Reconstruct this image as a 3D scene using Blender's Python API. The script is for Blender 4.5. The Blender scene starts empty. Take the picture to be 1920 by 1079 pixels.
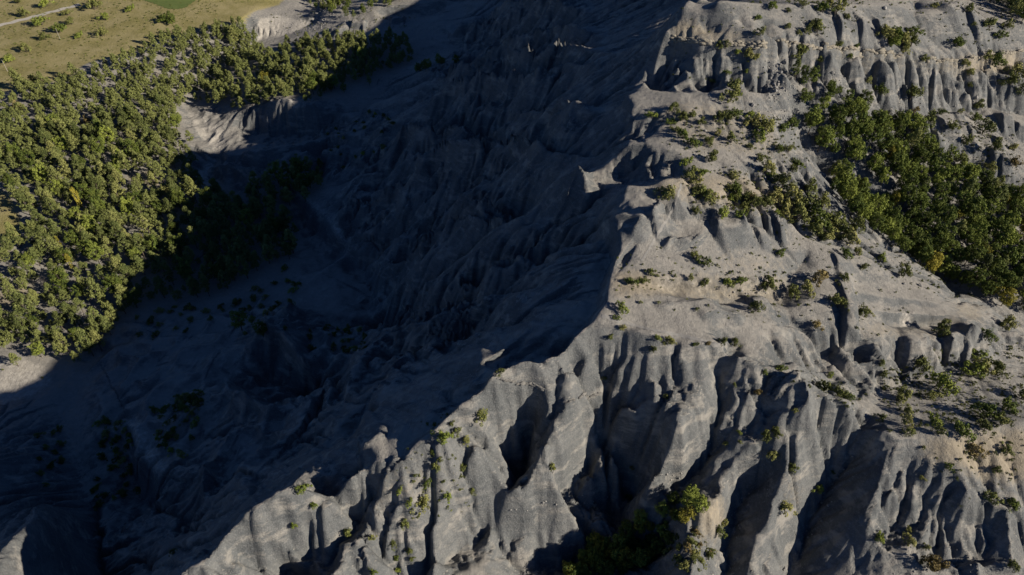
import bpy, math, random
import numpy as np

# ------------------------------------------------------------------ camera, sky, sun, exposure
SC = bpy.context.scene
W0, H0 = 1920.0, 1079.0
FPX = 1297.0                       # focal length in photo pixels
PITCH = math.radians(42.0)
CAMZ = 100.0
cd = bpy.data.cameras.new("drone_camera")
cam = bpy.data.objects.new("drone_camera", cd)
SC.collection.objects.link(cam)
cam.location = (0, 0, CAMZ)
cam.rotation_euler = (math.radians(90) - PITCH, 0, 0)
cd.sensor_fit = 'HORIZONTAL'
cd.sensor_width = 36.0
cd.lens = 36.0 * FPX / W0
cd.clip_start = 1.0
cd.clip_end = 6000.0
SC.camera = cam

SUN_AZ = math.radians(18.0)        # light travels towards -x and a little +y
SUN_EL = math.radians(23.0)
wd = bpy.data.worlds.new("World")
SC.world = wd
wd.use_nodes = True
nt = wd.node_tree
sky = nt.nodes.new('ShaderNodeTexSky')
sky.sky_type = 'NISHITA'
sky.sun_disc = False
sky.sun_elevation = SUN_EL
sky.sun_rotation = math.radians(90.0) + SUN_AZ
sky.air_density = 0.5
sky.dust_density = 0.0
sky.ozone_density = 8.0
bg = nt.nodes['Background']
bg.inputs[1].default_value = 0.056
nt.links.new(sky.outputs[0], bg.inputs[0])

ld = bpy.data.lights.new("sun", 'SUN')
ld.energy = 5.0
ld.angle = math.radians(0.5)
ld.color = (1.0, 0.89, 0.745)
sun = bpy.data.objects.new("sun", ld)
SC.collection.objects.link(sun)
sx, sy, sz = -math.cos(SUN_AZ) * math.cos(SUN_EL), math.sin(SUN_AZ) * math.cos(SUN_EL), -math.sin(SUN_EL)
from mathutils import Vector
sun.rotation_euler = Vector((sx, sy, sz)).to_track_quat('-Z', 'Y').to_euler()
sun.location = (200, -60, 200)
SC.view_settings.view_transform = 'Standard'
SC.view_settings.look = 'None'
SC.view_settings.exposure = 0.5
SC.view_settings.gamma = 1.0
SC.cycles.max_bounces = 4
SC.cycles.diffuse_bounces = 1

# ------------------------------------------------------------------ small maths
SP, CP = math.sin(PITCH), math.cos(PITCH)
RNG = np.random.default_rng(7)
random.seed(7)

def raydir(px, py):
    px = np.asarray(px, float); py = np.asarray(py, float)
    x = (px - W0 / 2) / FPX
    y = (H0 / 2 - py) / FPX
    return x, CP + y * SP, -SP + y * CP

def unproj(px, py, z):
    dx, dy, dz = raydir(px, py)
    t = (np.asarray(z, float) - CAMZ) / dz
    return t * dx, t * dy

def hash2(ix, iy, s):
    n = (ix.astype(np.int64) * 374761393 + iy.astype(np.int64) * 668265263 + s * 974634777) & 0x7fffffff
    n = ((n ^ (n >> 13)) * 1274126177) & 0x7fffffff
    n = n ^ (n >> 16)
    return (n & 0xffff) / 65535.0

def vnoise(x, y, s=0):
    ix = np.floor(x); iy = np.floor(y)
    fx = x - ix; fy = y - iy
    fx = fx * fx * fx * (fx * (fx * 6 - 15) + 10); fy = fy * fy * fy * (fy * (fy * 6 - 15) + 10)
    a = hash2(ix, iy, s); b = hash2(ix + 1, iy, s); c = hash2(ix, iy + 1, s); d = hash2(ix + 1, iy + 1, s)
    return (a * (1 - fx) + b * fx) * (1 - fy) + (c * (1 - fx) + d * fx) * fy - 0.5

def fbm(x, y, s=0, o=4):
    r = 0; a = 1.0
    for k in range(o):
        r = r + a * vnoise(x * 2 ** k + 17.3 * k, y * 2 ** k - 9.1 * k, s + k)
        a *= 0.5
    return r

def blur(a, sig):
    if sig <= 0: return a
    r = int(math.ceil(sig * 2.6))
    k = np.exp(-0.5 * (np.arange(-r, r + 1) / sig) ** 2); k /= k.sum()
    p = np.pad(a, ((r, r), (0, 0)), mode='edge')
    o = sum(k[i] * p[i:i + a.shape[0]] for i in range(2 * r + 1))
    p = np.pad(o, ((0, 0), (r, r)), mode='edge')
    return sum(k[i] * p[:, i:i + a.shape[1]] for i in range(2 * r + 1))

def sstep(a, b, x):
    t = np.clip((x - a) / (b - a), 0, 1)
    return t * t * (3 - 2 * t)

# ------------------------------------------------------------------ terrain skeleton (pixel x, pixel y, height)
GX0, GX1, GY0, GY1, GH = -480.0, 330.0, -10.0, 680.0, 1.0
NX, NY = int((GX1 - GX0) / GH) + 1, int((GY1 - GY0) / GH) + 1

SKEL = [
 # main rim with its promontories
 [(1315,-25,25),(1283,8,25),(1276,19,24),(1310,26,23.5),(1280,40,22),(1247,55,20.5),(1242,62,20),(1262,70,19),(1257,90,16),(1240,118,12.5),(1214,154,8)],
 [(1214,160,6),(1245,168,8.5),(1290,167,11),(1330,165,12.5)],
 [(1290,172,11.5),(1240,173,10.5),(1196,166,9.5),(1172,184,9),(1185,200,8.5),(1183,220,7.5),(1190,240,6.2),(1192,255,4.5),(1210,262,6.5)],
 [(1260,275,7),(1210,270,6.8),(1168,270,6),(1158,290,3)],
 [(1150,340,-2.5),(1200,338,1),(1245,335,3.2)],
 [(1270,365,4.5),(1220,365,4.2),(1160,362,3.5),(1140,378,2.5),(1137,400,2),(1140,412,1.5),(1150,425,1.2),(1160,450,.8),(1161,470,.5),(1155,490,.3),(1148,512,0),(1139,545,0),(1138,563,0),(1118,585,-.3),(1107,600,-.8),(1090,615,-1),(1065,640,-1.5),(1045,660,-2),(1010,675,-2.5),(985,672,-2.5),(950,682,-2.5),(922,697,-2.8),(918,708,-3.5),(890,728,-4.5),(868,745,-5.5),(845,775,-7),(810,810,-8.5),(770,838,-9.5),(735,853,-10),(700,853,-10),(675,865,-10.5),(650,878,-10.5),(633,888,-11),(600,897,-11.5),(560,903,-12),(520,908,-12),(490,935,-13),(455,960,-14),(431,981,-15),(405,1010,-16),(385,1040,-17),(330,1085,-20),(250,1150,-28)],
 [(684,805,-8.8),(686,825,-9.2),(700,850,-10)],
 # escarpment with limestone ledge, beds dipping east: top, foot
 [(1262,70,19),(1330,76,19.6),(1440,80,19.6),(1452,70,20),(1500,84,17.5),(1600,92,12),(1700,104,6.5),(1790,118,1),(1920,95,-2),(2100,100,-12)],
 [(1214,153,8),(1290,163,11),(1370,160,12),(1440,158,12),(1475,128,12),(1540,135,9.5),(1600,165,4),(1640,195,-2.5),(1720,203,-6.5),(1790,190,-9),(1850,200,-12.5),(1930,215,-17)],
 # back slope above the ledge
 [(1345,5,26.5),(1500,5,24),(1700,10,15),(1850,40,6),(2000,40,0)],
 [(1265,58,20.2),(1330,66,20.3),(1440,73,20.3)],
 [(1300,50,21.5),(1440,62,21.6),(1600,80,13.5)],
 # plateau
 [(1280,200,10.5),(1380,200,9.5),(1470,200,7)],
 [(1250,250,7.2),(1350,260,6),(1450,270,3.5),(1520,300,0)],
 [(1280,300,5.5),(1380,310,4),(1480,330,-1)],
 [(1240,350,4.3),(1350,360,3),(1480,390,-4),(1560,420,-9)],
 [(1180,430,1),(1300,420,0),(1400,430,-4),(1500,445,-8),(1600,455,-13)],
 [(1165,490,.3),(1300,490,-2),(1420,500,-6),(1540,500,-10),(1650,490,-15)],
 [(1150,540,0),(1260,545,-2.2),(1400,555,-7),(1560,540,-12),(1700,530,-19)],
 # forest gully on the right
 [(1455,110,15.5),(1475,125,14),(1482,150,11),(1495,190,7),(1520,250,0),(1560,310,-8),(1620,370,-16),(1700,440,-22),(1780,510,-27),(1850,560,-31),(1960,640,-38),(2100,720,-46)],
 # rubble slope right of the grove
 [(1560,180,5),(1640,230,-5),(1720,270,-12),(1800,300,-16),(1900,340,-21),(2050,400,-28)],
 [(1700,330,-16),(1800,400,-23),(1900,480,-29)],
 # path crest down right and slab edge
 [(1118,588,-.3),(1200,618,-1.2),(1280,634,-2.5),(1350,645,-4),(1440,685,-7),(1530,730,-11),(1600,770,-14),(1650,800,-17),(1690,820,-18),(1760,815,-18.5),(1840,800,-19.5),(1930,790,-20.5),(2050,800,-22)],
 [(1180,590,-1.5),(1300,570,-3.5),(1450,590,-8),(1560,622,-13),(1656,634,-17),(1781,631,-21.5),(1838,607,-23.5)],
 [(1330,632,-4),(1420,668,-8),(1500,712,-12.5),(1590,752,-17.5),(1640,770,-19.5)],
 [(1640,770,-19.5),(1660,730,-22),(1720,705,-25),(1800,690,-28),(1880,680,-31),(1960,680,-35)],
 [(1680,790,-19),(1760,760,-21.5),(1850,740,-24.5),(1950,730,-29)],
 [(1838,607,-24),(1870,600,-29),(1930,650,-36)],
 # ravine A
 [(1372,655,-9),(1352,700,-11.5),(1352,745,-13.5),(1335,800,-16.5),(1305,855,-19.5),(1230,905,-21),(1130,930,-23.5),(1000,960,-27),(890,990,-29.5),(820,1060,-33),(760,1130,-36)],
 [(1180,740,-8.5),(1250,752,-8.8),(1330,748,-9.5)],
 [(1085,742,-7),(1060,790,-11),(1030,850,-15),(985,905,-18.3),(950,917,-19.5)],
 [(1290,770,-9),(1262,810,-11.5),(1232,860,-15),(1185,925,-20)],
 [(1180,752,-10),(1130,775,-14),(1085,850,-19),(1050,925,-22)],
 [(1240,800,-14.5),(1190,860,-19),(1140,915,-21.7)],
 [(1010,735,-9),(985,790,-14),(955,865,-18.5),(935,905,-21.5),(925,960,-23.5)],
 [(925,722,-5.5),(945,760,-8.5),(958,800,-12),(940,860,-16),(930,885,-18)],
 [(880,760,-6.5),(900,820,-10),(890,870,-14),(870,900,-17)],
 # spurs of the lower left rim
 [(800,830,-9),(840,880,-13),(830,940,-17),(810,1000,-21),(800,1050,-25)],
 [(720,860,-10.5),(690,960,-16),(660,1010,-19),(640,1065,-22),(620,1110,-25)],
 [(700,900,-14.5),(655,960,-18.5),(600,1030,-23),(560,1090,-26)],
 [(650,885,-11.5),(625,960,-15.5),(600,985,-17.5)],
 # right bottom spurs and ravines
 [(1530,730,-11),(1510,775,-13),(1500,840,-17),(1475,890,-20),(1450,960,-24),(1425,1010,-27),(1400,1085,-31)],
 [(1400,700,-7.8),(1480,702,-9),(1530,730,-11)],
 [(1500,840,-17),(1430,835,-17.5),(1385,870,-19.5),(1345,925,-18.5),(1310,955,-21.5),(1300,1010,-25),(1290,1080,-23)],
 [(1440,880,-23),(1395,920,-27),(1370,980,-30),(1368,1079,-34),(1365,1140,-37)],
 [(1640,775,-19.5),(1610,820,-23),(1580,860,-26),(1545,920,-30.5),(1510,1000,-35),(1480,1090,-40)],
 [(1690,822,-18.2),(1672,880,-21),(1645,950,-25),(1612,990,-28.5),(1625,1060,-33)],
 [(1790,835,-19.5),(1790,920,-24),(1790,1000,-28),(1780,1085,-33)],
 [(1930,820,-21.5),(1925,920,-27),(1915,1080,-35)],
 # lower centre floor with grove
 [(1180,930,-21.5),(1130,990,-30),(1060,1040,-35),(980,1085,-38)],
 [(1290,965,-22),(1255,985,-27),(1200,1020,-31),(1150,1080,-36)],
 # valley side of the rim, floor and channels
 [(845,95,-55),(735,120,-60),(720,170,-63),(590,245,-68),(600,320,-70),(575,370,-70.5),(620,420,-69),(690,500,-66),(725,545,-64)],
 [(990,30,-46),(900,70,-53),(845,95,-56)],
 [(725,545,-64),(690,600,-64),(640,605,-67),(584,574,-70),(486,579,-74),(380,602,-77),(253,614,-80)],
 [(680,-30,-56),(630,5,-60),(590,42,-62),(540,66,-65),(490,72,-67),(430,120,-70),(350,205,-72.5),(385,245,-73.5),(415,268,-74),(385,300,-74.8),(378,325,-75.3),(410,352,-76),(440,390,-76.5),(400,480,-78),(330,560,-79.3),(240,620,-80.5),(170,700,-81.5),(110,780,-81.5),(130,820,-79.5),(150,890,-76),(155,960,-71),(175,1060,-67),(200,1150,-64)],
 [(690,640,-60),(620,700,-56),(560,760,-51),(500,830,-50)],
 [(560,640,-67),(480,700,-64),(400,800,-62),(300,885,-64)],
 [(400,640,-74),(300,700,-74),(237,779,-73),(200,860,-72)],
 [(-40,1090,-33),(0,1040,-36),(30,1000,-39),(62,962,-45),(80,930,-58)],
 [(-60,900,-60),(-10,850,-68),(15,810,-74)],
 [(470,205,-66),(500,192,-62),(530,186,-57.5),(575,192,-57.5),(620,205,-62),(680,215,-64)],
 [(440,290,-71),(480,284,-66),(515,277,-63),(555,268,-61.5),(600,262,-61),(680,252,-60)],
 [(430,240,-72.5),(520,245,-70.5),(590,240,-68)],
 # left bank, forest, meadow plateau
 [(-150,150,-57),(40,150,-58),(150,130,-58),(300,66,-57),(440,42,-57),(480,15,-56.5),(540,-30,-55)],
 [(-200,-20,-50),(0,-20,-51),(200,-10,-52.5),(400,0,-54)],
 [(-200,300,-63),(-50,400,-66),(10,400,-67),(20,480,-70)],
 [(330,200,-69),(200,300,-68.5),(150,450,-73),(100,550,-77)],
 [(-150,560,-72),(0,600,-77),(20,690,-79.5),(80,690,-80.5)],
 [(-200,760,-80),(-20,745,-81.5),(60,745,-82)],
 [(580,20,-56),(700,10,-54),(800,5,-52),(860,0,-50)],
]
SKEL_W = [   # the same in world metres: ground beyond the frame
 [(55,213,24),(58,226,8),(66,238,9),(76,252,23),(95,330,24),(125,420,23),(170,560,30),(200,680,40)],  # unseen rim northward; low saddle added to let sun onto the valley ridges
 [(200,300,0),(330,340,-22)],
 [(-90,470,-52),(-130,560,-46),(-170,680,-38)],
 [(-480,300,-58),(-480,680,-40)],
 [(-330,500,-49),(-300,680,-38)],
 [(-480,50,-66),(-300,150,-72)],
 [(-260,60,-55),(-200,40,-48),(-160,-10,-38)],
 [(-60,40,-38),(-110,-10,-48)],
 [(-15,42,-34),(-20,-10,-44)],
 [(40,45,-40),(40,-10,-50)],
 [(90,50,-40),(100,-10,-52)],
 [(160,60,-42),(180,-10,-56)],
 [(200,100,-50),(330,60,-66)],
 [(200,170,-34),(330,180,-50)],
]

def polysample(pts, step):
    out = []
    for (a, b) in zip(pts[:-1], pts[1:]):
        n = max(1, int(math.hypot(b[0] - a[0], b[1] - a[1]) / step))
        for k in range(n):
            t = k / n
            out.append([a[i] + (b[i] - a[i]) * t for i in range(len(a))])
    out.append(list(pts[-1]))
    return np.array(out)

def world_line(l):
    a = np.array(l, float)
    x, y = unproj(a[:, 0], a[:, 1], a[:, 2])
    return np.stack([x, y, a[:, 2]], 1)

lines = [world_line(l) for l in SKEL] + [np.array(l, float) for l in SKEL_W]
cons = np.concatenate([polysample([tuple(r) for r in l], 0.45) for l in lines])

def relax(Z, fixed, val, n):
    for _ in range(n):
        p = np.pad(Z, 1, mode='edge')
        Z = 0.25 * (p[:-2, 1:-1] + p[2:, 1:-1] + p[1:-1, :-2] + p[1:-1, 2:])
        Z[fixed] = val[fixed]
    return Z

def solve():
    Z = None
    for h in (16.0, 8.0, 4.0, 2.0, 1.0):
        nx, ny = int(round((GX1 - GX0) / h)) + 1, int(round((GY1 - GY0) / h)) + 1
        ix = np.clip(np.round((cons[:, 0] - GX0) / h).astype(int), 0, nx - 1)
        iy = np.clip(np.round((cons[:, 1] - GY0) / h).astype(int), 0, ny - 1)
        ok = (cons[:, 0] > GX0 - h) & (cons[:, 0] < GX1 + h) & (cons[:, 1] > GY0 - h) & (cons[:, 1] < GY1 + h)
        idx = (iy * nx + ix)[ok]
        c = np.bincount(idx, minlength=nx * ny); s = np.bincount(idx, weights=cons[ok, 2], minlength=nx * ny)
        fixed = (c > 0).reshape(ny, nx); val = (s / np.maximum(c, 1)).reshape(ny, nx)
        if Z is None:
            Z = np.full((ny, nx), -50.0)
        else:
            yy = np.clip(np.arange(ny) * h / (2 * h), 0, Z.shape[0] - 1.001); xx = np.clip(np.arange(nx) * h / (2 * h), 0, Z.shape[1] - 1.001)
            y0 = yy.astype(int); x0 = xx.astype(int); fy = (yy - y0)[:, None]; fx = (xx - x0)[None]
            Z = (Z[y0][:, x0] * (1 - fx) + Z[y0][:, x0 + 1] * fx) * (1 - fy) + (Z[y0 + 1][:, x0] * (1 - fx) + Z[y0 + 1][:, x0 + 1] * fx) * fy
        Z[fixed] = val[fixed]
        Z = relax(Z, fixed, val, 400 if h > 4 else 150)
    return Z

ZB = solve()
ZB = blur(ZB, 0.9)

def sample(F, x, y):
    u = np.clip((np.asarray(x) - GX0) / GH, 0, NX - 1.001); v = np.clip((np.asarray(y) - GY0) / GH, 0, NY - 1.001)
    i = u.astype(int); j = v.astype(int); u = u - i; v = v - j
    return (F[j, i] * (1 - u) + F[j, i + 1] * u) * (1 - v) + (F[j + 1, i] * (1 - u) + F[j + 1, i + 1] * u) * v

def cast(px, py, F, off=0.0):
    """first hit of the photo ray through (px,py) with height field F+off"""
    px = np.atleast_1d(np.asarray(px, float)); py = np.atleast_1d(np.asarray(py, float))
    dx, dy, dz = raydir(px, py)
    t = np.full(px.shape, 50.0); done = np.zeros(px.shape, bool)
    for _ in range(1100):
        zz = CAMZ + t * dz
        g = zz - sample(F, t * dx, t * dy) - off
        done |= g <= 0.02
        if done.all(): break
        t = np.where(done, t, t + np.clip(g * 0.35, 0.06, 6.0))
    return t * dx, t * dy, CAMZ + t * dz

XG, YG = np.meshgrid(GX0 + np.arange(NX) * GH, GY0 + np.arange(NY) * GH)


# ------------------------------------------------------------------ fine terrain grid
def axis(lo, hi, spacing):
    out = [lo]
    while out[-1] < hi:
        out.append(out[-1] + spacing(out[-1]))
    return np.array(out)

def sx_(x):
    if x < -420 or x > 280: return 12.0
    if x < -140: return 0.48 + (-140 - x) / 280 * 0.55
    if x > 150: return 0.42 + (x - 150) / 130 * 0.6
    return 0.42
def sy_(y):
    if y < 30: return 4.0
    if y < 115: return 0.30
    if y < 240: return 0.30 + (y - 115) / 125 * 0.35
    if y < 560: return 0.65 + (y - 240) / 320 * 0.6
    return 12.0
XS = axis(GX0 + 2, GX1 - 3, sx_); YS = axis(GY0 + 2, GY1 - 3, sy_)
X, Y = np.meshgrid(XS, YS)

def bicubic(F, x, y):
    u = (x - GX0) / GH; v = (y - GY0) / GH
    i = np.clip(np.floor(u).astype(int), 1, NX - 3); j = np.clip(np.floor(v).astype(int), 1, NY - 3)
    u = u - i; v = v - j
    def wts(t):
        return ((-t + 2 * t * t - t ** 3) / 2, (2 - 5 * t * t + 3 * t ** 3) / 2, (t + 4 * t * t - 3 * t ** 3) / 2, (-t * t + t ** 3) / 2)
    wu, wv = wts(u), wts(v)
    return sum(wv[b] * sum(wu[a] * F[j - 1 + b, i - 1 + a] for a in range(4)) for b in range(4))

def poly_mask(pts, soft=2.0, F=None):
    px = np.array([p[0] for p in pts], float); py = np.array([p[1] for p in pts], float)
    x, y, _ = cast(px, py, ZB)
    return poly_mask_w(np.stack([x, y], 1), soft)

def poly_mask_w(P, soft=2.0):
    m = np.zeros((NY, NX), bool)
    n = len(P)
    for k in range(n):
        x0, y0 = P[k]; x1, y1 = P[(k + 1) % n]
        if y0 == y1: continue
        c = ((y0 > YG[:, :1]) != (y1 > YG[:, :1]))
        xi = x0 + (YG[:, :1] - y0) * (x1 - x0) / (y1 - y0)
        m ^= c & (XG < xi)
    return blur(m.astype(float), soft)

# strokes: (shape, height, width in metres, pixel polyline) - gullies, spurs, lumps and scarps on the base surface
ESTEPS, EK, ED = 14, 0.036, 0.008
RIM1 = [(1196,166),(1174,183),(1186,200),(1184,220),(1191,240)]
RIM2 = [(1162,363),(1141,378),(1138,400),(1141,412),(1151,425),(1161,450),(1162,470),(1156,490),(1149,512),(1140,545),(1139,563),(1119,585),(1108,600),(1091,615),(1066,640),(1046,660),(1011,675),(986,672),(951,682),(923,697),(919,708),(891,728),(869,745),(846,775),(811,810),(771,838)]
RIM3 = [(735,853),(700,853),(676,865),(651,878),(634,888),(601,897),(561,903),(521,908),(491,935),(456,960),(432,981),(406,1010),(386,1040),(335,1080)]
LATE = [('s', 2.6, 1.5, RIM1), ('s', 3.2, 1.7, RIM2), ('s', 2.6, 1.5, RIM3),
  ('s', 2.4, .8, [(1252,69),(1330,77),(1440,82)]), ('s', 2.2, .8, [(1455,74),(1500,85),(1560,90),(1640,97),(1700,105)]), ('s', 2.0, .9, [(1730,110),(1790,118),(1850,106),(1925,96)]),
  ('s', 1.3, .7, [(1200,520),(1240,522),(1320,529),(1400,527),(1475,516)]), ('s', 1.2, .7, [(1640,582),(1700,580),(1780,590),(1820,600)]), ('s', 1.2, .6, [(925,708),(960,716),(1000,722),(1020,730)]), ('s', 1.4, .6, [(1050,755),(1085,745),(1128,737),(1160,736),(1200,748),(1226,752)])]
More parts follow.
